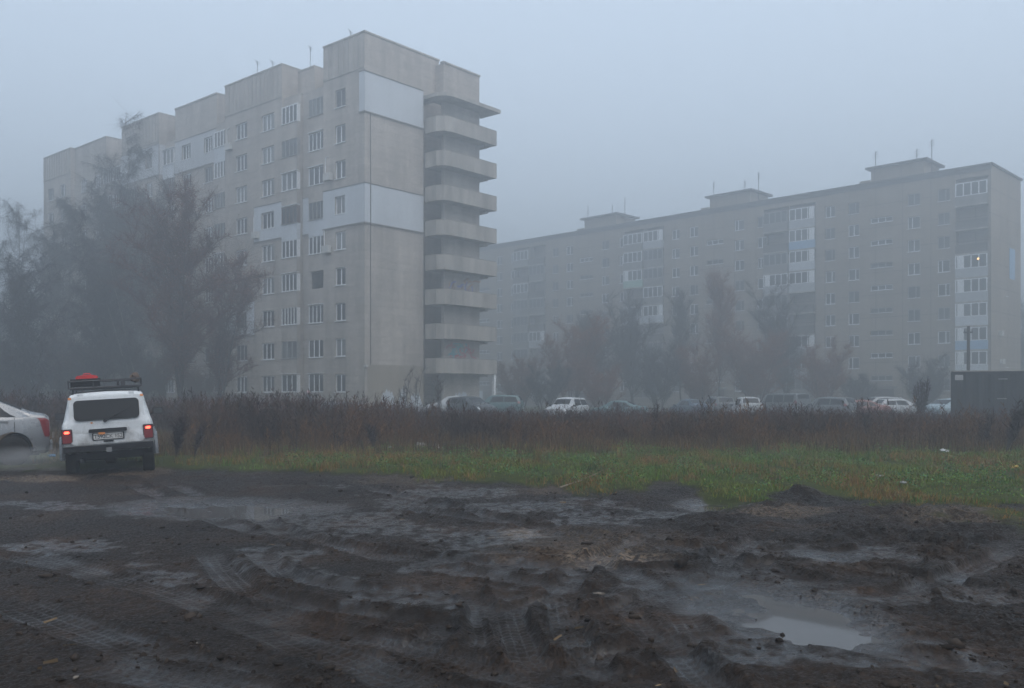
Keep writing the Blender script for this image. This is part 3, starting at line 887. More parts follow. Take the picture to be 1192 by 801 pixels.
# ------------------------------------------------------------------ farther panel block, on the right
def building_right():
    C = (53.7, 102.0)
    root = thing('apartment_building', 'farther long panel block of flats with three roof houses, fading into fog', 'building', (C[0], C[1], 0), (0, 0, math.atan2(.713, .701)))
    H = 2.75; Z0 = 2.75 - .7; TOP = 27.4; LEN = 84.0; DEP = 11.0
    wn = Windows(root); rnd = random.Random(11)
    P = lambda u, z, d: (d, u, z)
    wall = MB(); holes = []
    stairs = [12.3, 35.6, 58.9, 82.2]
    for si, s in enumerate(stairs):
        for off, w in ((-7.25, 1.35), (-3.85, 1.45), (3.45, 1.4), (6.5, 1.3)):
            t = s + off
            if t + 1 > LEN or t < 4: continue
            for r in range(9):
                z = Z0 + r * H
                holes.append((t - w / 2, t + w / 2, z, z + 1.4))
                wn.add(0, t, z, w, 1.4, rnd.choice([[.5], [.36], [.64], [.5]]), rnd.choice([M['frame_white'], M['frame_white'], M['frame_old']]), rnd.choice([M['glass'], M['glass'], M['glass_mid']]))
        if s + 1.4 < LEN:
            for r in range(8):
                z = Z0 + r * H + 1.25
                if r == 0: z += 0
                holes.append((s - 1.35, s + 1.35, z, z + .62))
                wn.add(0, s, z, 2.7, .62, [.33, .66], M['frame_white'] if rnd.random() < .7 else M['frame_old'], M['glass'])
            holes.append((s - 1.5, s + 1.5, -.3, 2.3))
    bays = [(.25, 3.75)] + [(c - 3.65, c - .06) for c in (24.4, 47.8, 71.2)] + [(c + .06, c + 3.65) for c in (24.4, 47.8, 71.2)]
    bays.sort()
    for (a, b) in bays: holes.append((a, b, .9, TOP - 1.1))
    wall_holes(wall, P, 0, LEN, -1.0, TOP, holes, .18)
    for (a, b) in bays:                              # recess behind the balconies
        x = 1.25
        wall.add([(x, a, .9), (x, b, .9), (x, b, TOP - 1.1), (x, a, TOP - 1.1)], [(0, 1, 2, 3)])
        for t in (a, b): wall.add([(.18, t, .9), (x, t, .9), (x, t, TOP - 1.1), (.18, t, TOP - 1.1)], [(0, 1, 2, 3)])
        wall.add([(.18, a, TOP - 1.1), (x, a, TOP - 1.1), (x, b, TOP - 1.1), (.18, b, TOP - 1.1)], [(0, 1, 2, 3)])
    # other three sides, roof
    wall.box(1.4, DEP - .01, .02, LEN, -1, TOP - .02)
    ew = MB()
    wall_holes(wall, lambda u, z, d: (u, d, z), 0, DEP, -1, TOP, [(5.0, 6.1, Z0 + r * H, Z0 + r * H + 1.3) for r in range(9)], .018)
    for r in range(9):
        if r in (0, 1, 4): wn.add(5.55, 0, Z0 + r * H, 1.1, 1.3, [.5], M['frame_white'], M['glass_mid'], True, PI / 2)
    wall.build('wall', M['panel'], root)
    rf = MB(); rf.box(-.22, DEP + .2, -.2, LEN + .2, TOP + .003, TOP + .22); rf.box(-.1, -.003, -.1, LEN, TOP - .5, TOP - .003); rf.build('roof', M['roof_felt'], root)
    for s in stairs[:3]:
        c = s - 1.0
        b = MB(); b.box(2.2, 7.2, c - 3.2, c + 3.2, TOP + .225, TOP + 2.3); b.box(2.0, 5, c + 3.203, c + 4.6, TOP + .225, TOP + 1.0)
        o = b.build('roof_house', M['panel'], root)
        q = MB(); q.box(1.7, 7.6, c - 3.75, c + 3.75, TOP + 2.303, TOP + 2.55); q.build('roof', M['roof_felt'], o)
        for dx, dt, hh in ((2.6, 2.8, 4.6), (4.2, -3.4, 5.2), (2.4, -2.3, 3.9)):
            a = MB(); a.tube([(dx, c + dt, TOP + .3), (dx, c + dt, TOP + hh)], .05, 5)
            for k in range(3): a.tube([(dx - .5, c + dt - .5, TOP + hh - .2 - .3 * k), (dx + .5, c + dt + .5, TOP + hh - .2 - .3 * k)], .025, 4)
            a.build('aerial', M['metal_dark'], root)
        dr = MB(); dr.box(.12, .19, s - 1.45, s + 1.45, -.3, 2.27); dr.build('door', M['frame_brown'], root)
        cn = MB(); cn.box(-1.4, -.004, s - 1.9, s + 1.9, 2.45, 2.62); cn.build('canopy', M['concrete_dark'], root)
    # balconies; the nearest stack follows the photo floor by floor, from the ground up
    first = ['white', 'white_white', 'white_blue', 'white_white', 'white_grey', 'white_grey', 'open', 'open', 'glazed']
    opts = ['open', 'open', 'glazed', 'open', 'white_white', 'open', 'old', 'white_grey', 'old']
    pair2 = {(20.75, 8): 'white_grey', (20.75, 7): 'white_blue', (44.15, 4): 'white_white', (47.86, 4): 'white_white', (47.86, 6): 'white_green', (47.86, 7): 'glazed'}
    cl = {'white': 'render_white', 'blue': 'blue_panel', 'grey': 'grey_panel', 'green': 'green_panel', 'open': 'dark_panel', 'old': 'concrete_dark', 'glazed': 'concrete_dark'}
    for bi, (a, b) in enumerate(bays):
        w = b - a
        for r in range(9):
            k = first[r] if bi == 0 else pair2.get((round(a, 2), r), rnd.choice(opts))
            key = [q for q in pair2 if abs(q[0] - a) < .2 and q[1] == r]
            if key and bi: k = pair2[key[0]]
            z = Z0 + r * H - .85
            lo = k.split('_')[-1]
            bb = MB(); bb.box(-.32, 1.24, a + .02, b - .02, z - .16, z)
            o = bb.build('balcony', M['concrete'], root)
            rl = MB(); rl.box(-.3, -.24, a + .04, b - .04, z + .003, z + 1.02)
            for t in (a + .04, b - .1): rl.box(-.24, .0 - .004, t, t + .06, z + .003, z + 1.02)
            rl.build('railing', M[cl.get(lo, 'dark_panel')], o)
            if k in ('open',): continue
            fm = M['frame_old'] if k == 'old' else M['frame_white']
            g = MB(); z0, z1 = z + 1.023, z + 2.55; n = 4 if w > 3 else 3
            g.box(-.3, -.24, a + .04, b - .04, z0, z0 + .08); g.box(-.3, -.24, a + .04, b - .04, z1 - .1, z1)
            for i in range(n + 1):
                t = a + .1 + (b - a - .2) * i / n; g.box(-.3, -.24, t - .06, t + .06, z0 + .08, z1 - .1)
            # one end bay filled with a solid panel
            if k.startswith('white'):
                t0 = b - .1 - (b - a - .2) / n if bi % 2 == 0 else a + .1
                g.box(-.298, -.242, t0, t0 + (b - a - .2) / n * .8, z0 + .08, z1 - .1)
            g.build('glazing', fm, o)
            p = MB(); p.add([(-.27, a + .06, z0), (-.27, b - .06, z0), (-.27, b - .06, z1), (-.27, a + .06, z1)], [(0, 1, 2, 3)])
            p.build('pane', M['glass'] if rnd.random() < .6 else M['glass_mid'], o)
            if bi == 0 and r == 5:
                lb = MB(); lb.lathe([(.02, -.36), (.1, -.35), (.13, -.3), (.1, -.26)], 12, lambda x, y, zz: (x, a + 1.0 + y, z0 + .95 + zz)); lb.build('lit_bulb', M['lamp'], o)
    for (t, z) in ((8.9, 4.4),): 
        a_ = MB(); a_.box(-.35, -.03, t - .4, t + .4, z - .28, z + .28); a_.build('air_conditioner', M['ac'], root)
    for (x, z) in ((3.0, 8.6), (3.4, 5.4)):
        a_ = MB(); a_.box(x - .4, x + .4, -.4, -.03, z - .28, z + .28); a_.build('air_conditioner', M['ac'], root)
    wp = MB(); wp.box(6.6, 8.6, -.06, -.003, 15.2, 18.8); wp.build('insulation_panel', M['blue_panel'], root)
    wn.flush(97)


building_right()


# ------------------------------------------------------------------ vehicles
def ring(st):
    y, zb, zbelt, zt, hw, hr = st
    m = (zb + zbelt) / 2
    return [(0, zb), (.86 * hw, zb), (.97 * hw, zb + .07), (hw, zb + .18), (hw * 1.005, m + .05), (.985 * hw, zbelt - .05), (.955 * hw, zbelt), (hr + .015, zt - .085), (hr - .02, zt - .03), (hr * .82, zt - .004), (hr * .4, zt + .012), (0, zt + .018)]


class Shell:
    def __init__(s, stations):
        s.S = np.array(stations, float)

    def at(s, y):
        return [y] + [float(np.interp(y, s.S[:, 0], s.S[:, k])) for k in range(1, 6)]

    def pt(s, y, v, side=1, off=0.0):
        r = ring(s.at(y)); i = min(int(v), len(r) - 2); f = v - i
        x = r[i][0] + (r[i + 1][0] - r[i][0]) * f; z = r[i][1] + (r[i + 1][1] - r[i][1]) * f
        if off:
            e = .01
            y2 = min(max(y + e, s.S[0, 0]), s.S[-1, 0]); y1 = min(max(y - e, s.S[0, 0]), s.S[-1, 0])
            a = Vector(s.pt(y2, v)) - Vector(s.pt(y1, v)); b = Vector(s.pt(y, min(v + .02, 11))) - Vector(s.pt(y, max(v - .02, 0)))
            n = a.cross(b)
            if n.length > 1e-9:
                n.normalize()
                if n.z < 0 and v > 8: n = -n
                if n.x < 0 and v <= 8: n = -n
                x += n.x * off; y += n.y * off; z += n.z * off
        return (x * side, y, z)

    def body(s, n=3):
        b = MB(); ys = []
        for i in range(len(s.S) - 1): ys += list(np.linspace(s.S[i, 0], s.S[i + 1, 0], n, endpoint=False))
        ys.append(s.S[-1, 0])
        K = 12
        rows = []
        for y in ys:
            r = [s.pt(y, v) for v in range(K)]
            rows.append(r + [(-p[0], p[1], p[2]) for p in r[-2:0:-1]])
        L = len(rows[0]); vs = [p for r in rows for p in r]
        fs = [(i * L + k, i * L + (k + 1) % L, (i + 1) * L + (k + 1) % L, (i + 1) * L + k) for i in range(len(ys) - 1) for k in range(L)]
        fs.append(tuple(range(L))[::-1]); fs.append(tuple((len(ys) - 1) * L + k for k in range(L)))
        b.add(vs, fs); return b

    def patch(s, b, y0, y1, v0, v1, side=1, off=.006, ny=6, nv=3, y0t=None, y1t=None):
        """patch on the shell; y0t/y1t give the ends at the top edge"""
        y0t = y0 if y0t is None else y0t; y1t = y1 if y1t is None else y1t
        vs = []
        for j in range(nv + 1):
            f = j / nv; v = v0 + (v1 - v0) * f
            for i in range(ny + 1):
                a = y0 + (y0t - y0) * f; c = y1 + (y1t - y1) * f
                vs.append(s.pt(a + (c - a) * i / ny, v, side, off))
        b.add(vs, [(j * (ny + 1) + i, j * (ny + 1) + i + 1, (j + 1) * (ny + 1) + i + 1, (j + 1) * (ny + 1) + i) for j in range(nv) for i in range(ny)])


def cut_arches(o, axles, r, hw):
    cs = []
    for y in axles:
        b = MB(); b.lathe([(r, -hw - .2), (r, hw + .2)], 28, lambda x, yy, z, y=y: (x, y + yy, z + r * .9 + .0))
        c = b.build('cutter', M['black_plastic']); cs.append(c)
        c.parent = None
        md = o.modifiers.new('arch', 'BOOLEAN'); md.operation = 'DIFFERENCE'; md.object = c; md.solver = 'EXACT'
    mats = list(o.data.materials)
    bpy.context.view_layer.update()
    apply_mods(o)
    for c in cs: bpy.data.objects.remove(c, do_unlink=True)


def wheel(root, x, y, r, w, spokes=5, rimmat=None):
    s = 1 if x > 0 else -1
    hub = put('wheel', None, root, (x, y, r))
    b = MB(); b.lathe([(r * .62, -w / 2), (r * .93, -w / 2), (r, -w / 2 + .03), (r, w / 2 - .03), (r * .93, w / 2), (r * .62, w / 2)], 28); t = b.mesh('wheel', M['tyre'], 40)
    hub.data = None
    bpy.data.objects.remove(hub, do_unlink=True)
    hub = put('wheel', t, root, (x, y, r))
    g = MB(); g.lathe([(.03, s * (w / 2 - .02)), (r * .2, s * (w / 2 - .015)), (r * .58, s * (w / 2 - .05)), (r * .63, s * (w / 2 + .004)), (r * .63, -s * w / 2 * .8), (.03, -s * w / 2 * .8)], 24)
    for k in range(spokes):
        a = 2 * PI * k / spokes
        g.box(0, .02, .06, r * .6, -.035, .035, lambda X, Y, Z, a=a: (s * (w / 2 - .03) + s * X, Y * math.cos(a) - Z * math.sin(a), Y * math.sin(a) + Z * math.cos(a)))
    g.build('rim', rimmat or M['rim'], hub, 40)
    return hub


CARS = {
    'sedan': dict(st=[(-2.2, .42, .72, .76, .70, .60), (-2.16, .30, .90, .94, .76, .66), (-2.05, .26, .99, 1.04, .80, .68), (-1.6, .24, .99, 1.08, .845, .66), (-1.42, .24, .98, 1.13, .85, .63), (-.72, .24, .95, 1.43, .86, .56), (-.1, .24, .93, 1.48, .865, .56), (.4, .24, .92, 1.43, .865, .56), (1.15, .24, .92, .99, .855, .66), (1.75, .25, .80, .88, .83, .66), (2.08, .28, .64, .74, .77, .6), (2.2, .42, .52, .56, .70, .52)],
                  ax=(-1.32, 1.32), r=.32, side=[(-1.30, -.55, -.78, -.52), (-.47, .42, -.47, .25)], fr=(.98, .50), rr=(-1.34, -.80)),
    'hatch': dict(st=[(-1.95, .42, .78, .86, .72, .62), (-1.92, .3, .98, 1.10, .77, .62), (-1.78, .26, 1.0, 1.30, .81, .58), (-1.55, .25, 1.0, 1.46, .83, .56), (-.3, .25, .97, 1.52, .85, .57), (.25, .25, .96, 1.47, .85, .57), (1.0, .25, .96, 1.03, .84, .66), (1.6, .26, .84, .92, .81, .64), (1.88, .30, .66, .76, .75, .58), (1.95, .42, .54, .58, .68, .5)],
                  ax=(-1.22, 1.25), r=.32, side=[(-1.62, -.75, -1.45, -.72), (-.66, .32, -.66, .14)], fr=(.86, .34), rr=(-1.88, -1.60)),
    'suv': dict(st=[(-2.15, .5, .85, .95, .76, .66), (-2.12, .38, 1.06, 1.2, .82, .66), (-1.98, .34, 1.08, 1.45, .87, .62), (-1.8, .32, 1.08, 1.64, .89, .62), (-.2, .32, 1.05, 1.70, .9, .62), (.4, .32, 1.04, 1.64, .9, .62), (1.1, .32, 1.04, 1.12, .89, .72), (1.8, .34, .94, 1.02, .87, .7), (2.08, .38, .78, .88, .82, .64), (2.15, .5, .62, .68, .74, .56)],
                ax=(-1.35, 1.35), r=.36, side=[(-1.88, -.8, -1.7, -.78), (-.7, .42, -.7, .2)], fr=(1.0, .5), rr=(-2.08, -1.84)),
    'van': dict(st=[(-2.3, .5, .95, 1.05, .8, .72), (-2.28, .36, 1.15, 1.5, .86, .7), (-2.2, .34, 1.18, 1.9, .9, .72), (-2.05, .34, 1.18, 1.98, .92, .74), (1.0, .34, 1.15, 2.0, .92, .74), (1.3, .34, 1.12, 1.9, .92, .72), (1.95, .34, 1.1, 1.2, .9, .74), (2.35, .36, .92, 1.0, .86, .7), (2.45, .5, .7, .78, .78, .6)],
                ax=(-1.4, 1.5), r=.36, side=[(-1.95, -.9, -1.95, -.9), (-.8, .3, -.8, .3), (.4, 1.35, .4, 1.15)], fr=(1.84, 1.38), rr=(-2.27, -2.18)),
}
CARS['saloon'] = dict(st=[(-2.0, .45, .82, .87, .72, .60), (-1.975, .30, 1.0, 1.03, .78, .66), (-1.90, .27, 1.05, 1.10, .81, .67), (-1.62, .25, 1.06, 1.15, .845, .65), (-1.46, .25, 1.055, 1.22, .855, .61), (-.92, .25, 1.02, 1.46, .86, .56), (-.2, .25, .98, 1.51, .865, .56), (.4, .25, .96, 1.46, .865, .56), (1.15, .25, .95, 1.02, .855, .66), (1.75, .26, .84, .92, .83, .66), (2.06, .28, .66, .76, .77, .6), (2.16, .42, .54, .58, .70, .52)],
                      ax=(-1.29, 1.24), r=.335, side=[(-1.34, -.58, -1.0, -.55), (-.49, .42, -.49, .25)], fr=(.98, .50), rr=(-1.44, -.96), tail=(-1.985, -1.90, -1.975, -1.70, 3.7, 6.1))
_proto = {}


def make_car(kind, paint, label, loc, heading, cat='car', name='parked_car', group='cars parked on the far lot', lit=False, rim=None, roll=0.0):
    c = CARS[kind]; key = (kind, paint.name, lit)
    rot = (0, roll, heading)
    root = thing(name, label, cat, loc, rot, group)
    if key in _proto:
        for ch in _proto[key].children: copy_tree(ch, root)
        return root
    sh = Shell(c['st']); hw = max(s[4] for s in c['st'])
    body = sh.body().build('body', [paint, M['black_plastic']], root, 35)
    body.parent = None; cut_arches(body, c['ax'], c['r'] * 1.17, hw); body.parent = root
    for s in (1, -1):
        for (a, b_, at, bt) in c['side']:
            g = MB(); sh.patch(g, a, b_, 6.12, 6.92, s, .006, 8, 3, at, bt); g.build('side_window', M['car_glass'], root, 60)
        for (nm, y0, y1, v0, v1, m) in (('taillight', c['st'][1][0] + .015, c['st'][2][0] + .10, 5.0, 6.4, M['tail_lit'] if lit == 2 else M['tail_red']), ('headlight', c['st'][-1][0] - .30, c['st'][-1][0] - .06, 4.9, 6.2, M['head_lens'])):
            g = MB()
            if nm == 'taillight' and 'tail' in c:
                q = c['tail']; sh.patch(g, q[0], q[1], q[4], q[5], s, .010, 6, 6, q[2], q[3])
            else: sh.patch(g, y0, y1, v0, v1, s, .008)
            g.build(nm, m, root, 60)
        g = MB(); yb = c['fr'][1] + .30; bx = sh.pt(yb, 6.0)[0]; bz = sh.pt(yb, 6.0)[2]
        g.box(s * bx if s > 0 else -bx - .2, bx + .2 if s > 0 else -bx, yb - .05, yb + .06, bz + .0, bz + .13); g.build('mirror', M['black_plastic'] if kind not in ('sedan', 'saloon') else paint, root)
        for (a, b_, at, bt) in c['side'][:2]:
            g = MB(); yh = a + (b_ - a) * .18; p = sh.pt(yh, 5.1); g.box(s * p[0] if s > 0 else -p[0] - .03, p[0] + .03 if s > 0 else -p[0], yh, yh + .17, p[2] - .045, p[2] - .015); g.build('door_handle', M['rim'], root)
            g = MB()
            for yl in (a + (b_ - a) * .02,):
                for (v0, v1) in ((3, 6),): sh.patch(g, yl, yl + .012, v0, v1, s, .003, 1, 5)
            g.build('door_seam', M['black_plastic'], root)
    for (nm, (y0, y1)) in (('windscreen', c['fr']), ('rear_window', c['rr'])):
        g = MB()
        for s in (1, -1): sh.patch(g, y0, y1, 8.6, 11, s, .006, 8, 5)
        g.build(nm, M['car_glass'], root, 60)
    for (nm, yy) in (('front_bumper', c['st'][-1][0]), ('rear_bumper', c['st'][0][0])):
        g = MB(); s = 1 if yy > 0 else -1
        g.box(-hw * .78, hw * .78, yy - .05 if s > 0 else yy - .05, yy + .05, .34, .50); g.build(nm, M['black_plastic'] if kind in ('van', 'hatch') else paint, root)
    for (nm, yy) in (('number_plate', c['st'][0][0] - .054), ):
        g = MB(); g.box(-.26, .26, yy - .01, yy, .58, .69); g.build(nm, M['plate'], root)
    for y in c['ax']:
        for s in (1, -1): wheel(root, s * (hw - .10), y, c['r'], .2, 5, rim)
    ub = MB(); ub.box(-hw * .7, hw * .7, c['ax'][0] - .5, c['ax'][1] + .5, .22, .34); ub.build('underbody', M['black_plastic'], root)
    _proto[key] = root
    return root


def paint(name, col, metal=.0): return dirty(name, col, .32, .18, 2.0, spec=.5, metal=metal)


P_dark = paint('dark grey car paint', (.035, .04, .045)); P_blue = paint('dark blue car paint', (.03, .06, .1)); P_red = paint('dull red car paint', (.2, .045, .03))
P_teal = paint('teal car paint', (.05, .12, .13)); P_grey = paint('grey car paint', (.12, .13, .14), .2); P_white = paint('white car paint', (.42, .44, .46)); P_pale = paint('pale blue car paint', (.25, .33, .37))


def park(px, d, kind, pm, label, heading, cat='car'):
    x = XD(px, d)
    return make_car(kind, pm, label, (x, d, h1(x, d)), heading, cat)


R = math.radians
park(660, 66, 'suv', P_white, 'white hatchback facing the camera, alone at the left of the parked row', R(152))
park(549, 63, 'hatch', P_dark, 'dark hatchback parked at the foot of the stair landings', R(-140))
park(529, 67, 'sedan', P_white, 'white saloon half hidden behind the dark hatchback by the stairs', R(75))
park(578, 74, 'suv', P_teal, 'teal car just right of the white stair post', R(80))
park(719, 68, 'sedan', P_teal, 'dark teal saloon with pale roof, right of the lone white hatchback', R(70))
park(803, 72, 'sedan', P_blue, 'dark blue saloon whose red tail lamp faces the weeds', R(20))
park(834, 71, 'suv', P_grey, 'dark grey car between the blue saloon and the white estate', R(8))
park(869, 67, 'suv', P_white, 'white boxy estate seen from behind, right of the dark grey car', R(-6), 'car')
park(912, 76, 'van', P_grey, 'grey van, tallest of the vehicles parked in the row', R(28), 'van')
park(962, 68, 'suv', P_grey, 'grey car with pale roof between the van and the red car', R(40))
park(1000, 70, 'sedan', P_red, 'long dull red car parked side on', R(88))
park(1022, 77, 'suv', M['car_silver'], 'silver car whose curved roof shows above the red car', R(95))
park(1047, 72, 'hatch', P_white, 'small white car right of the silver curved roof', R(-80))
park(1110, 52, 'sedan', P_pale, 'pale blue car peeping out at the left of the dark container', R(-62))


# sedan at the left edge of the frame, with its exhaust steaming
sx, sd = XD(57, 20.6) - 1.98 * math.sin(R(117)), 20.6 + 1.98 * math.cos(R(117))
make_car('saloon', M['car_silver'], 'silver saloon driving out at the left edge, its exhaust steaming', (sx, sd, h1(sx, sd) - .02), R(117), name='silver_car', group='', lit=1, rim=M['rim'])


def splashed_paint():
    m = dirty('splashed white car paint', (.56, .59, .61), .3, .05, 1.6, spec=.5); N = NT(m)
    src = N.b.inputs['Base Color'].links[0].from_socket
    tc = N.n('ShaderNodeTexCoord').outputs['Object']; sx_ = N.n('ShaderNodeSeparateXYZ'); N.l(tc, sx_.inputs[0])
    nz = N.noise(N.mapping(tc, (1, 1, .5)), 5, 6, .7)
    a = N.n('ShaderNodeMath', operation='MULTIPLY_ADD'); N.l(nz, a.inputs[0]); a.inputs[1].default_value = .9; N.l(sx_.outputs[2], a.inputs[2])
    r = N.ramp(a.outputs[0], [(.90, .75), (1.30, 0.0)]); r.color_ramp.elements[0].position = .92; r.color_ramp.elements[1].position = 1.0
    mr = N.n('ShaderNodeMapRange'); mr.inputs['From Min'].default_value = .98; mr.inputs['From Max'].default_value = 1.36; mr.inputs['To Min'].default_value = .8; mr.inputs['To Max'].default_value = 0.06
    N.l(a.outputs[0], mr.inputs['Value'])
    N.l(N.mix(mr.outputs[0], src, (.085, .07, .055)), N.b.inputs['Base Color'])
    return m


def niva():
    M['car_white'], keep_white = splashed_paint(), M['car_white']
    d = 17.75; yaw = R(22.5); x = XD(129.5, d) - 1.87 * math.sin(yaw)
    root = thing('off_road_car', 'white boxy off-road car seen from behind with loaded black roof rack', 'car', (x, d + 1.87 * math.cos(yaw), h1(x, d) - .05), (0, R(-3.6), yaw))
    LIFT = .05
    st = [(-1.875, .64, .88, .92, .76, .70), (-1.865, .56, 1.04, 1.07, .79, .70), (-1.84, .52, 1.10, 1.16, .80, .69), (-1.70, .50, 1.11, 1.60, .825, .655), (-1.62, .48, 1.10, 1.655, .83, .66), (-.3, .48, 1.09, 1.69, .84, .66), (.22, .48, 1.08, 1.64, .84, .655),
          (.74, .48, 1.08, 1.13, .83, .72), (1.62, .50, 1.04, 1.09, .82, .72), (1.82, .52, .92, 1.0, .80, .7), (1.87, .6, .74, .78, .76, .64)]
    sh = Shell(st)
    body = sh.body(4).build('body', [M['car_white'], M['black_plastic']], root, 28)
    body.parent = None; cut_arches(body, (-1.12, 1.10), .40, .84); body.parent = root

    def RP(z): return float(np.interp(z, [.5, 1.10, 1.60, 1.66], [-1.88, -1.868, -1.715, -1.66]))

    def rp(u, z, h): return (u, RP(z) - h, z)

    def rrect(u0, u1, z0, z1, r, n=4):
        pts = []
        for (cu, cz, a0) in ((u1 - r, z1 - r, 0), (u0 + r, z1 - r, 90), (u0 + r, z0 + r, 180), (u1 - r, z0 + r, 270)):
            for k in range(n + 1):
                a = math.radians(a0 + 90 * k / n); pts.append((cu + r * math.cos(a), cz + r * math.sin(a)))
        return pts
    b = MB(); b.prism(rrect(-.665, .665, .66, 1.59, .08), .004, .030, rp); tg = b.build('tailgate', M['car_white'], root)
    b = MB(); b.prism(rrect(-.585, .585, 1.13, 1.52, .075), .024, .040, rp); rs = b.build('window_seal', M['black_plastic'], tg)
    b = MB(); b.prism(rrect(-.555, .555, 1.155, 1.495, .06), .0405, .046, rp); rw = b.build('rear_window', M['car_glass'], root)
    b = MB(); pv = rp(-.03, 1.11, .06); b.tube([pv, rp(.34, 1.31, .066)], [.016, .009], 5); b.tube([rp(.18, 1.215, .058), rp(.42, 1.352, .058)], .008, 4); b.tube([rp(-.05, 1.10, .03), pv], .03, 8); b.build('wiper', M['black_plastic'], rw)
    for s in (-.46, .46):
        b = MB(); b.box(s - .05, s + .05, -1.70, -1.63, 1.60, 1.645); b.build('hinge', M['car_white'], tg)
    b = MB(); b.prism(rrect(-.34, .34, .885, .955, .02), .026, .085, rp); b.build('plate_lamp_strip', M['black_plastic'], tg)
    b = MB(); b.prism(rrect(-.285, .285, .735, .875, .012), .031, .045, rp); b.build('plate_holder', M['black_plastic'], tg)
    b = MB(); b.prism(rrect(-.262, .262, .748, .866, .01), .0455, .052, rp); npl = b.build('number_plate', M['plate'], tg)
    cu = bpy.data.curves.new('plate_text', 'FONT'); cu.body = 'T592CK 152'; cu.size = .105; cu.align_x = 'CENTER'; cu.extrude = .0015; cu.space_character = .92
    to = bpy.data.objects.new('plate_text', cu); COL.objects.link(to); apply = None
    bpy.context.view_layer.update()
    me = bpy.data.meshes.new_from_object(to.evaluated_get(bpy.context.evaluated_depsgraph_get())); bpy.data.objects.remove(to, do_unlink=True)
    me.materials.clear(); me.materials.append(M['plate_ink'])
    put('plate_text', me, npl, (0, RP(.8) - .055, .768), (PI / 2, 0, 0))
    b = MB(); b.prism(rrect(-.09, .09, .695, .722, .01), .026, .05, rp); b.build('handle', M['black_plastic'], tg)
    for (u, z) in ((-.645, 1.565), (.645, 1.565)):
        b = MB(); b.prism(rrect(u - .03, u + .03, z - .025, z + .02, .012), .028, .036, rp); b.build('marker_lamp', M['orange_lens'], tg)
    b = MB(); b.prism(rrect(-.30, -.26, 1.06, 1.09, .012), .031, .038, rp); b.build('lock', M['orange_lens'], tg)
    b = MB(); b.prism(rrect(-.17, -.05, .845, .885, .012), .086, .09, rp); b.build('orange_sticker', M['orange_lens'], tg)
    for s in (1, -1):
        c = s * .725
        b = MB(); b.prism(rrect(c - .095, c + .095, .70, .98, .02), .002, .026, rp); L = b.build('taillight', M['black_plastic'], root)
        b = MB(); b.prism(rrect(c - .08, c + .08, .715, .965, .02), .0265, .036, rp); b.build('lens', M['tail_red'], L)
        b = MB(); b.prism(rrect(c - s * .0 - .045, c + .045, .895, .94, .02), .037, .042, rp); b.build('bulb', M['tail_lit'], L)
        # fender flares, mirrors, side glass, mud flaps
        for y in (-1.12, 1.10):
            b = MB(); pts = []
            for k in range(13):
                a = PI * k / 12; pts.append((s * .85, y + .42 * math.cos(a), .37 + .42 * math.sin(a)))
            b.tube(pts, .055, 6); b.build('fender_flare', P_grey, root)
        b = MB(); b.box(s * .97 - .10, s * .97 + .10, .42, .50, 1.13, 1.27); b.tube([(s * .8, .5, 1.12), (s * .92, .47, 1.17)], .018, 6); b.build('mirror', M['black_plastic'], root)
        b = MB(); b.box(s * .97 - .085, s * .97 + .085, .416, .419, 1.145, 1.255); b.build('mirror_glass', M['glass_mid'], root.children[-1])
        for (a, e, at, et) in ((-1.58, -.62, -1.5, -.62), (-.54, .52, -.54, .28)):
            g = MB(); sh.patch(g, a, e, 6.15, 6.9, s, .006, 6, 3, at, et); g.build('side_window', M['car_glass'], root)
    b = MB(); b.box(-.80, .80, -1.98, -1.86, .53, .64); bo = b.build('rear_bumper', M['black_plastic'], root)
    b = MB(); b.box(-.77, .77, -1.90, -1.87, .642, .66); b.build('trim_strip', M['rim'], bo)
    b = MB(); b.box(-.05, .05, -2.04, -1.98, .50, .585); b.build('tow_hitch', M['rim'], bo)
    b = MB(); b.tube([(-.5, -1.2, .4), (-.5, -1.95, .37)], .03, 8); b.build('exhaust_pipe', M['metal_dark'], root)
    b = MB(); b.box(-.6, .6, -1.75, 1.5, .36, .50); b.tube([(-.7, -1.12, .36), (.7, -1.12, .36)], .06, 8); b.lathe([(.05, -.14), (.14, -.08), (.14, .08), (.05, .14)], 12, lambda X, Y, Z: (X, -1.12 + Y, .36 + Z)); b.build('underbody', M['black_plastic'], root)
    b = MB(); b.box(-.75, .75, 1.86, 1.95, .5, .64); b.build('front_bumper', M['black_plastic'], root)
    g = MB()
    for s in (1, -1): sh.patch(g, .70, .28, 8.6, 11, s, .006, 6, 4)
    g.build('windscreen', M['car_glass'], root)
    for y in (-1.12, 1.10):
        for s in (1, -1): wheel(root, s * .70, y, .37, .22, 8)
    # roof rack
    b = MB(); z0, z1 = 1.765, 1.90
    for z in (z0, z1):
        b.tube([(-.66, -1.55, z), (.66, -1.55, z), (.66, .1, z), (-.66, .1, z), (-.66, -1.55, z)], .016, 5)
    for (u, y) in [(u, y) for y in (-1.55, -.72, .1) for u in (-.66, -.22, .22, .66)]: b.tube([(u, y, z0), (u, y, z1)], .013, 5)
    b.box(.28, .36, -1.575, -1.545, z0, z1)
    for k in range(9): y = -1.5 + 1.55 * k / 8; b.tube([(-.66, y, z0), (.66, y, z0)], .012, 5)
    for (u, y) in ((-.6, -1.3), (.6, -1.3), (-.6, -.1), (.6, -.1)): b.tube([(u, y, 1.62), (u, y, z0)], .016, 5)
    b.box(-.64, .64, -1.50, .05, z0 - .035, z0 - .016)
    b.build('roof_rack', M['metal_dark'], root)
    M['car_white'] = keep_white
    return root


NV = niva()
bpy.context.view_layer.update()


def on_rack(p):                                  # a place on the roof rack in world space
    return tuple(NV.matrix_world @ Vector(p))


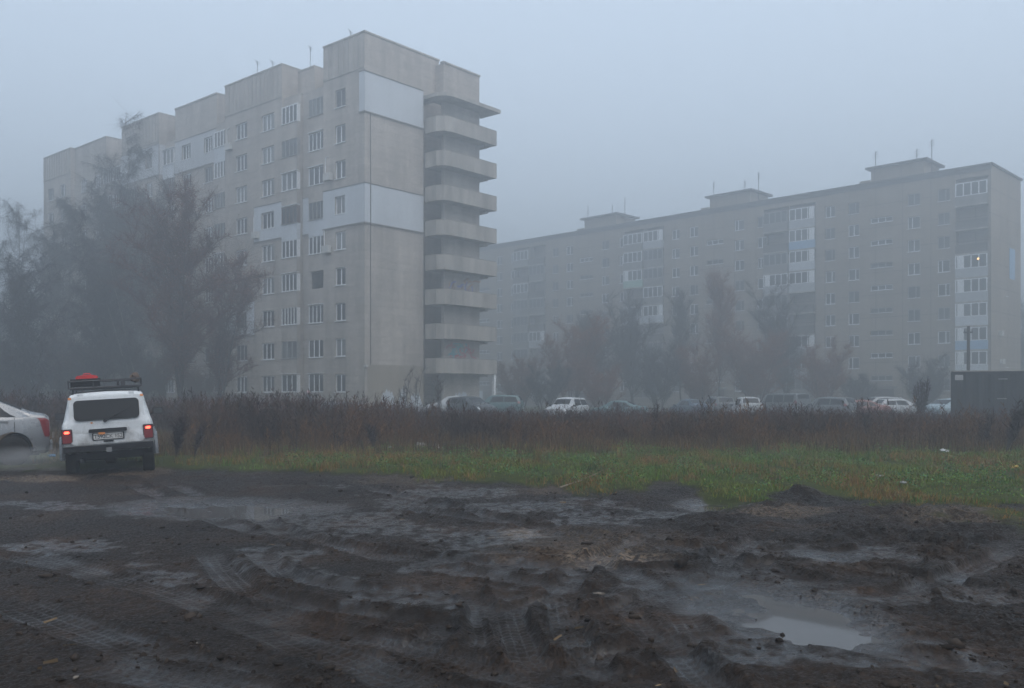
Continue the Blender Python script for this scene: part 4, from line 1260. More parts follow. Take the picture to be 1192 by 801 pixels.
nrot = tuple(NV.rotation_euler)
b = MB(); b.box(-.26, .26, -.2, .2, 0, .13); b.box(-.27, .27, -.21, .21, .132, .155); o = b.build('storage_box', M['black_plastic'], loc=on_rack((-.36, -1.28, 1.79))); o.rotation_euler = nrot
tag(o, 'black storage box on the left rear of the roof rack', 'box')
b = MB(); pts = [(-.2, 0), (-.21, .03), (-.17, .06), (-.03, .075), (.08, .075), (.18, .05), (.2, .03), (.19, 0)]
b.prism(pts, -.13, .13, lambda u, w, h: (u, h, w)); o = b.build('fuel_can', M['red_cloth'], loc=on_rack((-.33, -1.28, 1.946))); o.rotation_euler = nrot
b = MB(); b.tube([(-.07, 0, .07), (-.05, 0, .1), (.05, 0, .1), (.07, 0, .07)], .011, 6); b.build('handle', M['red_cloth'], o)
tag(o, 'red plastic can lying on the black box on the roof rack', 'fuel can')


def lumpy(name, m, size, seed, label, cat, loc, rot=(0, 0, 0), group=None, sub=3, jag=.3):
    bm = bmesh.new(); bmesh.ops.create_icosphere(bm, subdivisions=sub, radius=1)
    rr = np.random.default_rng(seed); sx_ = rr.uniform(0, 50)
    for v in bm.verts:
        n = fbm(np.array([v.co.x * 1.3 + sx_ + v.co.z]), np.array([v.co.y * 1.3 - v.co.z * .7 + sx_]), 3, seed)[0]
        k = 1 + jag * 2 * n; v.co = Vector((v.co.x * size[0] * k, v.co.y * size[1] * k, v.co.z * size[2] * k))
    me = bpy.data.meshes.new(name); bm.to_mesh(me); bm.free(); me.materials.append(m)
    return tag(put(name, me, None, loc, rot), label, cat, group)


lumpy('sack', M['brown_cloth'], (.07, .16, .10), 4, 'brown sacking bundle at the right end of the roof rack', 'bundle', on_rack((.55, -1.2, 1.92)))


# exhaust steam between the two cars
def steam():
    bm = bmesh.new(); bmesh.ops.create_icosphere(bm, subdivisions=3, radius=1)
    me = bpy.data.meshes.new('exhaust_smoke'); bm.to_mesh(me); bm.free()
    m = bpy.data.materials.new('exhaust steam'); m.use_nodes = True; t = m.node_tree; t.nodes.clear()
    N = NT.__new__(NT); N.m = m; N.t = t; N.b = None
    out = N.n('ShaderNodeOutputMaterial'); v = N.n('ShaderNodeVolumePrincipled')
    v.inputs['Color'].default_value = (.9, .91, .93, 1)
    tc = N.n('ShaderNodeTexCoord').outputs['Object']
    ln = N.n('ShaderNodeVectorMath', operation='LENGTH'); N.l(tc, ln.inputs[0])
    nz = N.noise(tc, 1.8, 4, .6)
    ad = N.n('ShaderNodeMath', operation='MULTIPLY_ADD'); N.l(nz, ad.inputs[0]); ad.inputs[1].default_value = -1.5; N.l(ln.outputs['Value'], ad.inputs[2])
    rp = N.n('ShaderNodeMapRange'); rp.inputs['From Min'].default_value = .15; rp.inputs['From Max'].default_value = -.65; rp.inputs['To Min'].default_value = 0; rp.inputs['To Max'].default_value = SMOKE
    N.l(ad.outputs[0], rp.inputs['Value']); N.l(rp.outputs[0], v.inputs['Density']); N.l(v.outputs[0], out.inputs['Volume'])
    me.materials.append(m)
    x, d = XD(26, 18.5), 18.5
    o = put('exhaust_smoke', me, None, (x, d, .24)); o.scale = (1.7, .8, .36)
    tag(o, 'white exhaust steam drifting low behind the silver saloon', 'smoke', kind='stuff')


SMOKE = .36
steam()


# ------------------------------------------------------------------ container, pole, person, litter
def container():
    d = 45.0; x0 = XD(1107.5, d)
    root = thing('shipping_container', 'dark corrugated shipping container behind the weeds at right', 'container', (x0, d, h1(x0, d) - .1), (0, 0, R(-25)))
    L, W, Hh = 6.06, 2.44, 2.72
    b = MB()
    n = 44; pts = []
    for k in range(n):
        y = [0, 0, .04, .04][k % 4]; pts.append((.12 + (L - .24) * k / (n - 1), y))
    for i in range(n - 1):
        (xa, ya), (xb, yb) = pts[i], pts[i + 1]
        if xb - xa < .02: xb = xa + .02
        b.add([(xa, ya, .15), (pts[i + 1][0], yb, .15), (pts[i + 1][0], yb, Hh - .12), (xa, ya, Hh - .12)], [(0, 1, 2, 3)])
    b.box(.06, L - .06, .06, W, .12, Hh - .06)
    m = dirty('dark container paint', (.007, .009, .012), .6, .35, 1.6, streak=True)
    b.build('body', m, root)
    f = MB()
    for (xa, xb) in ((0, .14), (L - .14, L)):
        f.box(xa, xb, -.03, .11, 0, Hh); f.box(xa, xb, W - .11, W + .03, 0, Hh)
    f.box(.14, L - .14, -.03, .06, 0, .16); f.box(.14, L - .14, -.03, .06, Hh - .13, Hh - .003)
    f.build('frame', m, root)
    s = MB(); s.box(.16, .52, -.036, -.031, Hh - .42, Hh - .16); s.build('white_sign', M['litter_white'], root)
    for (xx, zz) in ((2.25, Hh - .40), (2.2, Hh - 1.35)):
        s = MB(); s.box(xx - .2, xx + .2, -.02, -.003, zz, zz + .05); s.build('vent', M['frame_old'], root)
    s = MB(); s.box(-.02, L, -.05, W + .05, Hh + .003, Hh + .05); s.build('roof', M['concrete'], root)


container()
d = 58.0; x = XD(1127, d)
po = thing('utility_pole', 'slim wooden pole standing behind the dark container', 'pole', (x, d, h1(x, d)))
b = MB(); b.tube([(0, 0, -.3), (.02, 0, 6.2)], [.13, .09], 8); b.build('post', M['bark'], po)
b = MB(); b.box(-.28, .28, -.04, .04, 5.75, 5.85)
for s in (-.24, .24): b.tube([(s, 0, 5.85), (s, 0, 6.0)], .03, 6)
b.build('crossarm', M['metal_dark'], po)


def person():
    d = 66.0; x = XD(359.5, d); g = h1(x, d)
    root = thing('person', 'person in a pale pink hat and dark coat walking behind the weeds', 'person', (x, d, g), (0, 0, R(60)))
    V = [(0, 0, .92), (0, 0, 1.1), (0, .01, 1.32), (0, .02, 1.46), (0, .03, 1.54),
         (.10, 0, .86), (.11, .10, .48), (.11, .02, .09), (.11, .16, .05), (-.10, 0, .86), (-.11, -.06, .48), (-.11, -.26, .12), (-.11, -.12, .05),
         (.2, .01, 1.38), (.24, -.07, 1.10), (.24, .04, .86), (.24, .08, .79), (-.2, .01, 1.38), (-.24, .08, 1.12), (-.24, .2, .9), (-.24, .24, .84)]
    E = [(0, 1), (1, 2), (2, 3), (3, 4), (0, 5), (5, 6), (6, 7), (7, 8), (0, 9), (9, 10), (10, 11), (11, 12), (2, 13), (13, 14), (14, 15), (15, 16), (2, 17), (17, 18), (18, 19), (19, 20)]
    Rr = [.17, .16, .17, .07, .055, .11, .075, .05, .045, .11, .075, .05, .045, .075, .058, .042, .035, .075, .058, .042, .035]
    me = bpy.data.meshes.new('body'); me.from_pydata(V, E, []); me.materials.append(M['coat'])
    o = put('body', me, root)
    md = o.modifiers.new('skin', 'SKIN'); o.modifiers.new('sub', 'SUBSURF').levels = 2
    for i, r in enumerate(Rr): me.skin_vertices[0].data[i].radius = (r, r * .85)
    me.skin_vertices[0].data[0].use_root = True
    bpy.context.view_layer.update(); apply_mods(o)
    for p in o.data.polygons: p.use_smooth = True
    if not o.data.materials: o.data.materials.append(M['coat'])
    bm = bmesh.new(); bmesh.ops.create_uvsphere(bm, u_segments=20, v_segments=14, radius=1)
    for v in bm.verts:
        c = v.co; k = 1.0
        jaw = .86 if c.z < -.3 else 1
        v.co = Vector((c.x * .078 * jaw, c.y * .095 + (.012 if (c.y > .75 and -.25 < c.z < .1) else 0), c.z * .115))
    hm = bpy.data.meshes.new('head'); bm.to_mesh(hm); bm.free(); hm.materials.append(M['skin'])
    h = put('head', hm, root, (0, .045, 1.63))
    b = MB(); b.lathe([(.01, .175), (.06, .165), (.095, .12), (.115, .06), (.12, 0), (.125, -.02), (.118, -.03)], 18, lambda X, Y, Z: (Y, Z, X)); b.lathe([(.005, .215), (.035, .205), (.045, .18), (.02, .155)], 10, lambda X, Y, Z: (Y, Z, X))
    b.build('hat', M['pink_hat'], root, 60, (0, .035, 1.66))


person()

# rubble heap and litter on the verge
rub = [(505, 527, .16, .11), (489, 528, .15, .14), (519, 529, .22, .13), (530, 527, .26, .16), (541, 530, .18, .10), (513, 533, .14, .08), (549, 534, .13, .07)]
lab = ['pale broken concrete lump between the heap and the upright white chunk', 'upright white chunk at the left end of the rubble', 'grey lump in the middle of the rubble heap',
       'largest dark lump of the rubble heap', 'low lump at the right end of the rubble heap', 'small grey lump at the front of the rubble heap', 'smallest lump lying right of the rubble heap']
for i, (px, py, s, hh) in enumerate(rub):
    gx, gy = GP(px, py); gy = 24.5 + (531 - py) * .12; gx = XD(px, gy)
    lumpy('rubble_lump', M['litter_white'] if i == 1 else (M['soil'] if i in (2, 3, 4) else M['rubble']), (s, s * .8, hh), 20 + i, lab[i], 'rubble', (gx, gy, h1(gx, gy) + hh * .55), (0, 0, i), 'rubble on the grass verge', 2, .5)
for (px, py, m, nm, l, sz) in ((60, 538, 'litter_blue', 'plastic_scrap', 'scrap of blue plastic on the ground between the two cars', .13), (1098, 533, 'litter_white', 'paper_scrap', 'white paper scrap in the grass below the container', .16),
                              (1182, 552, 'litter_yellow', 'fallen_leaf', 'yellow fallen leaf in the grass at the right edge', .13), (1051, 570, 'litter_white', 'paper_scrap', 'white paper scrap near the mud edge at right', .08), (1023, 561, 'litter_white', 'paper_scrap', 'tiny white scrap in the green grass', .09), (455, 528, 'litter_white', 'paper_scrap', 'crumpled white scrap beneath the dry weeds at the rubble\'s left', .10)):
    gx, gy = GP(px, py); sz *= .72
    lumpy(nm, M[m], (sz, sz * .7, sz * .3), 60 + px, l, 'litter', (gx, gy, h1(gx, gy) + (.12 if py < 560 else .06)), (0, 0, px), None, 2, .6)
for (p0, p1, l) in (((652, 571), (696, 561), 'thin pale stick lying along the mud edge'), ((532, 529), (556, 535), 'short stick lying on the rubble heap')):
    a = GP(*p0); c = GP(*p1); b = MB()
    zs = .06 + (.07 if p0[0] < 600 else 0)
    b.tube([(a[0], a[1], h1(*a) + zs), ((a[0] + c[0]) / 2, (a[1] + c[1]) / 2 + .05, h1(*a) + zs + .03), (c[0], c[1], h1(*c) + zs + .03)], [.014, .012, .007], 6)
    tag(b.build('stick', M['wood_pale'] if p0[0] > 600 else M['bark']), l, 'stick')


# ------------------------------------------------------------------ trees
def ribbons(p0, p1, w, cols, tipw=.3, rng=RNG):
    """thin tapering ribbons from p0 to p1 (numpy), each a quad"""
    n = len(p0); d = p1 - p0
    r = rng.normal(size=(n, 3)); s = np.cross(d, r); s /= np.linalg.norm(s, axis=1)[:, None] + 1e-9
    w = np.broadcast_to(np.asarray(w, float), (n,))[:, None]
    V = np.stack([p0 - s * w / 2, p0 + s * w / 2, p1 + s * w / 2 * tipw, p1 - s * w / 2 * tipw], 1).reshape(-1, 3)
    C = np.repeat(cols, 4, 0)
    return V, C


def leaves(p, size, cols, rng=RNG):
    n = len(p); a = rng.normal(size=(n, 3)); a /= np.linalg.norm(a, axis=1)[:, None]
    b = np.cross(a, rng.normal(size=(n, 3))); b /= np.linalg.norm(b, axis=1)[:, None] + 1e-9
    s = (size * rng.uniform(.6, 1.3, n))[:, None]
    V = np.stack([p - a * s, p + b * s * .6, p + a * s, p - b * s * .6], 1).reshape(-1, 3)
    return V, np.repeat(cols, 4, 0)


def make_tree(name, label, loc, H, spread, style, seed, twigs=9000, col=(.05, .043, .04), leaf=None, nleaf=0, lean=(0, 0), r0=.16, group=None, bark='bark', tw=.018, base=.22, density=1.0):
    rng = np.random.default_rng(seed); rr = random.Random(seed)
    root = thing(name, label, 'tree' if style != 'bush' else 'bush', loc, (0, 0, 0), group)
    tr = MB(); cr = MB()
    tips = []                                        # places where twigs grow: (point, direction, length)
    stems = 1 if style != 'bush' else rr.randint(6, 9)
    if style == 'fork': stems = 3
    if style == 'birch' and H > 9: stems = 2
    for si in range(stems):
        n = 9; pts = []; a = rr.uniform(0, 6.28); p = Vector((0, 0, -.2)); out = 0 if stems == 1 else rr.uniform(.18, .5) * (spread / H) * 2
        hS = H * (1 if si == 0 else rr.uniform(.7, .98))
        if stems > 1: p += Vector((math.cos(a), math.sin(a), 0)) * (.3 if style == 'bush' else .12)
        for k in range(n + 1):
            f = k / n
            q = p + Vector((lean[0] * H * f + math.cos(a) * out * hS * f ** 1.2 * .6 + rr.uniform(-.05, .05) * H * .12, lean[1] * H * f + math.sin(a) * out * hS * f ** 1.2 * .6 + rr.uniform(-.05, .05) * H * .12, hS * f * .97))
            pts.append(q)
        rs = [r0 / (1 if stems == 1 else 1.7) * (1 - .93 * k / n) + .008 for k in range(n + 1)]
        tr.tube(pts, rs, 7)
        nb = int((34 if style in ('poplar',) or stems == 1 else (11 if style == 'bush' else 19)) * density)
        if stems == 3: nb = int(15 * density)
        for bI in range(nb):
            f = base + (1 - base) * (bI + rr.random()) / nb
            k = min(int(f * n), n - 1); g = f * n - k; o = pts[k].lerp(pts[k + 1], g)
            az = rr.uniform(0, 6.28)
            if style == 'poplar': up, L = rr.uniform(.9, 1.25), spread * (1 - .35 * f) * rr.uniform(1.2, 2.1)
            elif style == 'birch': up, L = rr.uniform(.45, 1.1), spread * (.45 + .6 * math.sin(PI * min(1, (f - base) / (1 - base) * .72 + .12))) * rr.uniform(.45, 1.2)
            elif style == 'bush': up, L = rr.uniform(.5, 1.0), spread * .6 * (1.1 - f * .6) * rr.uniform(.5, 1)
            else: up, L = rr.uniform(.5, 1.15), spread * (.5 + .5 * math.sin(PI * min(1, f * .85))) * rr.uniform(.5, 1.2)
            dirv = Vector((math.cos(az) * math.cos(up), math.sin(az) * math.cos(up), math.sin(up)))
            bp = [o]; dd = dirv.copy(); seg = 5
            for s in range(seg):
                dd = (dd + Vector((rr.uniform(-.25, .25), rr.uniform(-.25, .25), rr.uniform(-.12, .2) - (.22 if style == 'birch' and s > 2 else 0)))).normalized()
                bp.append(bp[-1] + dd * L / seg)
            rb = max(.012, rs[k] * .5)
            cr.tube(bp, [rb * (1 - .85 * s / seg) + .004 for s in range(seg + 1)], 4, False)
            for s in range(1, seg + 1):
                for _ in range(3):
                    az2 = rr.uniform(0, 6.28); e = rr.uniform(.1, .9)
                    q = bp[s - 1].lerp(bp[s], rr.random()); l2 = L * rr.uniform(.12, .34)
                    v = (dd * .6 + Vector((math.cos(az2) * math.cos(e), math.sin(az2) * math.cos(e), math.sin(e) * .8))).normalized()
                    q2 = q + v * l2; cr.tube([q, q.lerp(q2, .5) + Vector((0, 0, .03 * l2)), q2], [.011, .008, .004], 3, False)
                    tips.append((q, q2, l2))
    tr.build('trunk', M[bark], root, 60)
    twigs = int(twigs * 1.1); nleaf = int(nleaf * 1.1)
    # twigs
    T0 = np.array([t[0] for t in tips]); T1 = np.array([t[1] for t in tips])
    k = rng.integers(0, len(tips), twigs); f = rng.random(twigs)[:, None]
    p0 = T0[k] * (1 - f) + T1[k] * f
    dv = (T1[k] - T0[k]); dv /= np.linalg.norm(dv, axis=1)[:, None] + 1e-9
    dv = dv * .45 + rng.normal(size=(twigs, 3)) * .6
    if style == 'birch': dv[:, 2] -= .75
    elif style == 'poplar': dv[:, 2] += .7
    else: dv[:, 2] += .25
    dv /= np.linalg.norm(dv, axis=1)[:, None]
    ln = (.2 + rng.exponential(.42, twigs).clip(0, 1.6))[:, None] * (H / 12) ** .5
    c = np.array(col)[None, :] * rng.uniform(.6, 1.35, (twigs, 1))
    V, C = ribbons(p0, p0 + dv * ln, tw * rng.uniform(.6, 1.3, twigs), c, .3, rng)
    if nleaf:
        k = rng.integers(0, twigs, nleaf); g = rng.random((nleaf, 1))
        lp = p0[k] + dv[k] * ln[k] * g
        clump = vnoise(lp[:, 0] * .7 + seed, lp[:, 2] * .7, seed) + .5 * vnoise(lp[:, 1] * .9, lp[:, 2] * 1.1 + 3, seed + 1)
        lp = lp[clump > -.12]
        lc = np.array(leaf)[None, :] * rng.uniform(.5, 1.5, (len(lp), 1))
        V2, C2 = leaves(lp, .045, lc, rng)
        V = np.concatenate([V, V2]); C = np.concatenate([C, C2])
    # limbs joined with the twigs in one crown mesh
    lv = np.array(cr.v); lf = cr.f
    quads = np.array([q for q in lf if len(q) == 4], dtype=np.int64)
    off = len(V)
    Vall = np.concatenate([V, lv]); Call = np.concatenate([C, np.tile(np.array(col) * .85, (len(lv), 1))])
    F4 = np.concatenate([np.arange(off).reshape(-1, 4), quads + off]).ravel()
    put('crown', array_mesh('crown', Vall, F4, 4, M['twig'], Call), root)
    return root


def tree_at(px, d, *a, **k):
    x = XD(px, d); return (x, d, h1(x, d))


DK = (.045, .042, .045); RD = (.085, .05, .04); GY = (.07, .068, .07)
T = make_tree
LFD = (.045, .045, .038)
T('birch_tree', 'tallest dark birch, its top against the far end of the long facade', tree_at(108, 78.0), 22.7, 6.0, 'birch', 1, 36000, DK, r0=.2, leaf=LFD, nleaf=30000, base=.1, tw=.015)
T('birch_tree', 'dark birch close on the right of the tallest birch', tree_at(150, 81.8), 19.8, 5.5, 'birch', 2, 30000, DK, r0=.17, leaf=LFD, nleaf=20000, bark='bark_birch', base=.1, tw=.015)
T('birch_tree', 'dark drooping birch on the left of the tallest birch', tree_at(70, 75.5), 18.3, 5.1, 'birch', 3, 30000, DK, r0=.17, leaf=LFD, nleaf=20000, base=.1, tw=.015)
T('birch_tree', 'thin pale birch with drooping twigs at the far left edge', tree_at(16, 85.1), 19.5, 3.1, 'birch', 4, 8000, GY, r0=.14, tw=.014)
T('birch_tree', 'low dark birch at the left edge under the thin pale one', tree_at(18, 78.0), 13.8, 4.9, 'birch', 5, 28000, DK, r0=.14, leaf=LFD, nleaf=16000, base=.08, tw=.015)
T('leaning_birch_tree', 'slender white-stemmed birch leaning left behind the roof rack', tree_at(168, 62.4), 12.3, 2.3, 'birch', 6, 5000, GY, lean=(-.2, 0), r0=.11, bark='bark_birch')
T('forked_tree', 'broad reddish tree with forked trunks in front of the brick facade', tree_at(212, 58.0), 13.4, 4.9, 'fork', 7, 28000, RD, leaf=(.15, .062, .042), nleaf=28000, r0=.2, tw=.015)
T('forked_tree', 'smaller reddish tree nearest to the brick windows', tree_at(254, 62.6), 10.7, 3.7, 'fork', 8, 14000, RD, leaf=(.15, .062, .042), nleaf=16000, r0=.14, tw=.015)
T('slim_tree', 'tall slim grey tree rising behind the reddish tree', tree_at(194, 80.0), 18.9, 3.6, 'birch', 9, 14000, DK, r0=.14, tw=.014)
T('slim_tree', 'dark slim tree, lower than the tallest birch, straight above the roof rack', tree_at(128, 63.7), 11.9, 3.9, 'birch', 10, 17000, DK, r0=.13, leaf=LFD, nleaf=9000, base=.08, tw=.015)
T('slim_tree', 'dark slim tree above the boot of the silver saloon', tree_at(48, 58.0), 9.5, 3.7, 'birch', 34, 17000, DK, r0=.13, leaf=LFD, nleaf=9000, base=.08, tw=.015)
UD = dict(leaf=(.085, .045, .033), nleaf=16000, r0=.08, tw=.014)
T('bush', 'dark undergrowth bush at the far left edge', tree_at(4, 62.4), 5.2, 4.3, 'bush', 51, 14000, DK, **UD)
T('bush', 'dark undergrowth bush just left of the car roof rack', tree_at(78, 68.8), 5.9, 4.8, 'bush', 52, 15000, DK, **UD)
T('bush', 'dark undergrowth bush just right of the car roof rack', tree_at(176, 70.0), 5.6, 4.8, 'bush', 53, 15000, DK, **UD)
T('bush', 'low brown bush at the foot of the smaller reddish tree', tree_at(236, 78.0), 4.2, 3.9, 'bush', 54, 8000, RD, **UD)
# in front of the far block
RU = dict(r0=.09, tw=.014)
RD = (.15, .066, .042)
T('bush', 'orange-brown bushy tree beyond the lone white hatchback', tree_at(664, 88.0), 9.1, 5.5, 'bush', 11, 22000, RD, leaf=(.21, .08, .038), nleaf=26000, **RU)
T('bush', 'rusty bush just right of the stair landings', tree_at(606, 92.0), 5.6, 4.3, 'bush', 12, 14000, RD, leaf=(.10, .055, .04), nleaf=10000, **RU)
T('bare_tree', 'bare dark tree under the white glazed balconies of the far block', tree_at(738, 92.0), 9.9, 4.8, 'fork', 13, 24000, DK, **RU)
T('bare_tree', 'bare tree just right of the orange-brown bushy tree', tree_at(704, 96.0), 9.3, 4.1, 'fork', 35, 20000, DK, **RU)
T('poplar_tree', 'tall thin poplar, left one of the pair before the far block', tree_at(792, 94.0), 11.1, 2.3, 'poplar', 14, 11000, GY, **RU)
T('poplar_tree', 'tall thin poplar, right one of the pair before the far block', tree_at(838, 92.0), 12.8, 2.6, 'poplar', 15, 15000, RD, leaf=(.08, .048, .04), nleaf=6000, **RU)
T('bush', 'broad reddish bush below the dark balcony stack of the far block', tree_at(880, 86.0), 8.4, 6.0, 'bush', 16, 24000, RD, leaf=(.17, .07, .045), nleaf=24000, **RU)
T('bare_tree', 'bare dark tree beside the dark balcony stack', tree_at(918, 90.0), 10.9, 4.6, 'fork', 17, 24000, DK, **RU)
T('bush', 'reddish bush left of the nearest stairwell of the far block', tree_at(958, 86.0), 6.8, 4.8, 'bush', 18, 17000, RD, leaf=(.17, .07, .045), nleaf=15000, **RU)
T('bush', 'grey-brown bush above the small white car, left of the container', tree_at(1072, 82.0), 4.9, 4.3, 'bush', 19, 15000, DK, leaf=(.07, .05, .045), nleaf=8000, **RU)
T('bush', 'low brown bush between the two poplars', tree_at(815, 84.0), 6.4, 4.6, 'bush', 20, 16000, RD, leaf=(.09, .05, .04), nleaf=11000, **RU)
T('bush', 'low dark bush under the bare tree, left of the poplar pair', tree_at(766, 84.0), 6.2, 4.6, 'bush', 36, 18000, DK, **RU)
T('bush', 'low dark bush below the orange-brown bushy tree, on its left', tree_at(634, 82.0), 4.3, 4.1, 'bush', 55, 12000, DK, **RU)
T('bush', 'low brown bush below the orange-brown bushy tree, on its right', tree_at(700, 82.0), 4.7, 4.1, 'bush', 56, 13000, RD, **RU)
T('bush', 'low grey bush right of the reddish bush by the stairwell', tree_at(1000, 88.0), 3.9, 3.8, 'bush', 57, 10000, DK, **RU)
T('bare_tree', 'bare tree at the right edge behind the end of the far block', tree_at(1196, 116.0), 11.8, 5.5, 'fork', 21, 22000, DK, r0=.2)
T('bare_tree', 'taller bare tree just outside the right edge', tree_at(1240, 122.0), 14.9, 6.0, 'fork', 22, 22000, DK, r0=.22)
T('sapling', 'leafless sapling in front of the beige painted wall foot', tree_at(482, 60), 3.3, .9, 'fork', 23, 260, (.06, .05, .05), r0=.04, density=.3)
T('sapling', 'leafless sapling at the foot of the stair landings', tree_at(513, 58), 2.7, .9, 'fork', 24, 320, (.07, .055, .05), r0=.04, density=.35)


# ------------------------------------------------------------------ dry weeds, grass, verge plants
def scatter(n, d0, d1, px0, px1, rng, power=1.0):
    d = d0 + (d1 - d0) * rng.random(n) ** power
    px = rng.uniform(px0, px1, n)
    return XD(px, d), d, px


def build_weeds():
    rng = np.random.default_rng(31)
    Vs, Cs = [], []

    def emit(V, C): Vs.append(V); Cs.append(C)
    nf = 30000
    x, d, px = scatter(nf, 25.2, 56, -180, 1370, rng, 1.25)
    ncl = 3000
    xc, dc, pc = scatter(ncl, 24.6, 54, -180, 1370, rng, 1.15)
    per = rng.integers(5, 17, ncl); ci = np.repeat(np.arange(ncl), per); m = len(ci)
    hk = np.exp(rng.normal(0, .20, ncl))[ci]
    fan = rng.uniform(.12, .42, ncl)[ci]
    x = np.concatenate([x, xc[ci] + rng.normal(0, .07, m)]); d = np.concatenate([d, dc[ci] + rng.normal(0, .07, m)]); px = CX + F * x / d
    clump = np.concatenate([np.zeros(nf), np.ones(m)]); hk = np.concatenate([np.ones(nf), hk]); fan = np.concatenate([np.full(nf, .14), fan])
    den = fbm(x * .22, d * .22, 3, 5) + .5 * fbm(x * .9, d * .5, 2, 6)
    keep = (den + .12 * clump + .5 * fbm(x * 1.3, d * .9, 2, 80) > -.26) & ~((px < 215) & (d < 30 + rng.random(len(x)) * 2))
    x, d, px, den, clump, hk, fan = [q[keep] for q in (x, d, px, den, clump, hk, fan)]; n = len(x)
    g = hz(x, d)
    hgt = np.interp(px, [-200, 180, 420, 560, 800, 1192, 1400], [1.5, 1.62, 1.6, 1.4, 1.3, 1.3, 1.3]) * (1 + .55 * np.clip(den, -.4, .5)) * rng.uniform(.55, 1.1, n) * sstep(23.5, 30, d) ** .5
    ytop = np.interp(px, [-200, 200, 420, 490, 560, 640, 800, 900, 1010, 1192, 1400], [458, 461, 466, 472, 476, 476, 476, 475, 477, 478, 477])
    cap = np.clip(CH - (ytop - HY) / F * d - g, .28, 2.2)
    cl = .45 + .6 * np.clip(.5 + 1.5 * fbm(x * .7, d * .4, 3, 77), 0, 1)
    big = .92 + .42 * fbm(x * .16, d * .12, 2, 79); hk = np.where(rng.random(n) < .03, hk * 1.3, hk)
    hgt = np.where(clump > 0, np.minimum(hgt * hk * 1.1, cap * big * np.minimum(hk, 1.35) * rng.uniform(.6, 1.0, n)), np.minimum(hgt * .8, cap * cl * .9))
    base = np.stack([x, d, g - .02], 1)
    tip = base + np.stack([rng.normal(0, 1, n) * fan * hgt, rng.normal(0, 1, n) * fan * hgt, hgt], 1)
    warm = np.clip(.5 + 1.3 * fbm(x * .35, d * .35, 2, 8) + .8 * fbm(x * 1.1, d * .8, 2, 9), 0, 1)[:, None]
    front = (1 - sstep(25, 31, d))[:, None]
    c1 = np.array([[.011, .0065, .0055]]); c2 = np.array([[.072, .029, .0155]]); c3 = np.array([[.125, .066, .024]])
    fw = front * np.clip(.15 + 1.3 * warm, 0, 1) * .7
    col = (c1 * (1 - warm) + c2 * warm) * (1 - fw) + c3 * fw
    col = col * rng.uniform(.5, 1.45, (n, 1))
    emit(*ribbons(base, tip, rng.uniform(.006, .014, n), col, .4, rng))
    # side twigs and seed heads
    for k in range(7):
        f = rng.uniform(.35, 1.0, n)[:, None]
        p = base * (1 - f) + tip * f
        L = rng.uniform(.08, .30, n)[:, None] * hgt[:, None] * (1.25 - f * .7)
        a = rng.uniform(0, 2 * PI, n)
        v = np.stack([np.cos(a) * .6, np.sin(a) * .6, rng.uniform(.35, 1.0, n)], 1)
        emit(*ribbons(p, p + v * L, rng.uniform(.006, .020, n), col * rng.uniform(.7, 1.25, (n, 1)), .5, rng))
    # feathery tops on the tallest
    s = np.nonzero((hgt > 1.15) & (rng.random(n) < .55))[0]
    for k in range(9):
        p = tip[s] - np.stack([np.zeros(len(s)), np.zeros(len(s)), rng.uniform(0, .38, len(s))], 1)
        v = rng.normal(size=(len(s), 3)) * .055; v[:, 2] = np.abs(v[:, 2]) + .05
        emit(*ribbons(p, p + v, rng.uniform(.012, .03, len(s)), col[s] * rng.uniform(.8, 1.2, (len(s), 1)), .6, rng))
    V = np.concatenate(Vs); C = np.concatenate(Cs)
    o = put('dry_weeds', array_mesh('dry_weeds', V, np.arange(len(V)), 4, M['weed'], C))
    tag(o, 'belt of tall dry brown weeds between the grass and the parked cars', 'weeds', kind='stuff')


def blades(x, d, g, h, w, col, rng, bend=.45):
    n = len(x); a = rng.uniform(0, 2 * PI, n); b = rng.uniform(.1, bend, n) * h
    base = np.stack([x, d, g - .012], 1)
    lean = np.stack([np.cos(a) * b, np.sin(a) * b, np.zeros(n)], 1)
    mid = base + lean * .35 + np.stack([np.zeros(n), np.zeros(n), h * .6], 1)
    tip = base + lean + np.stack([np.zeros(n), np.zeros(n), h], 1)
    t = a + rng.uniform(.8, 2.2, n); s = np.stack([np.cos(t), np.sin(t), np.zeros(n)], 1) * (w / 2)[:, None]
    V = np.stack([base - s, base + s, mid + s * .8, mid - s * .8, mid - s * .8, mid + s * .8, tip + s * .12, tip - s * .12], 1).reshape(-1, 3)
    return V, np.repeat(col, 8, 0)


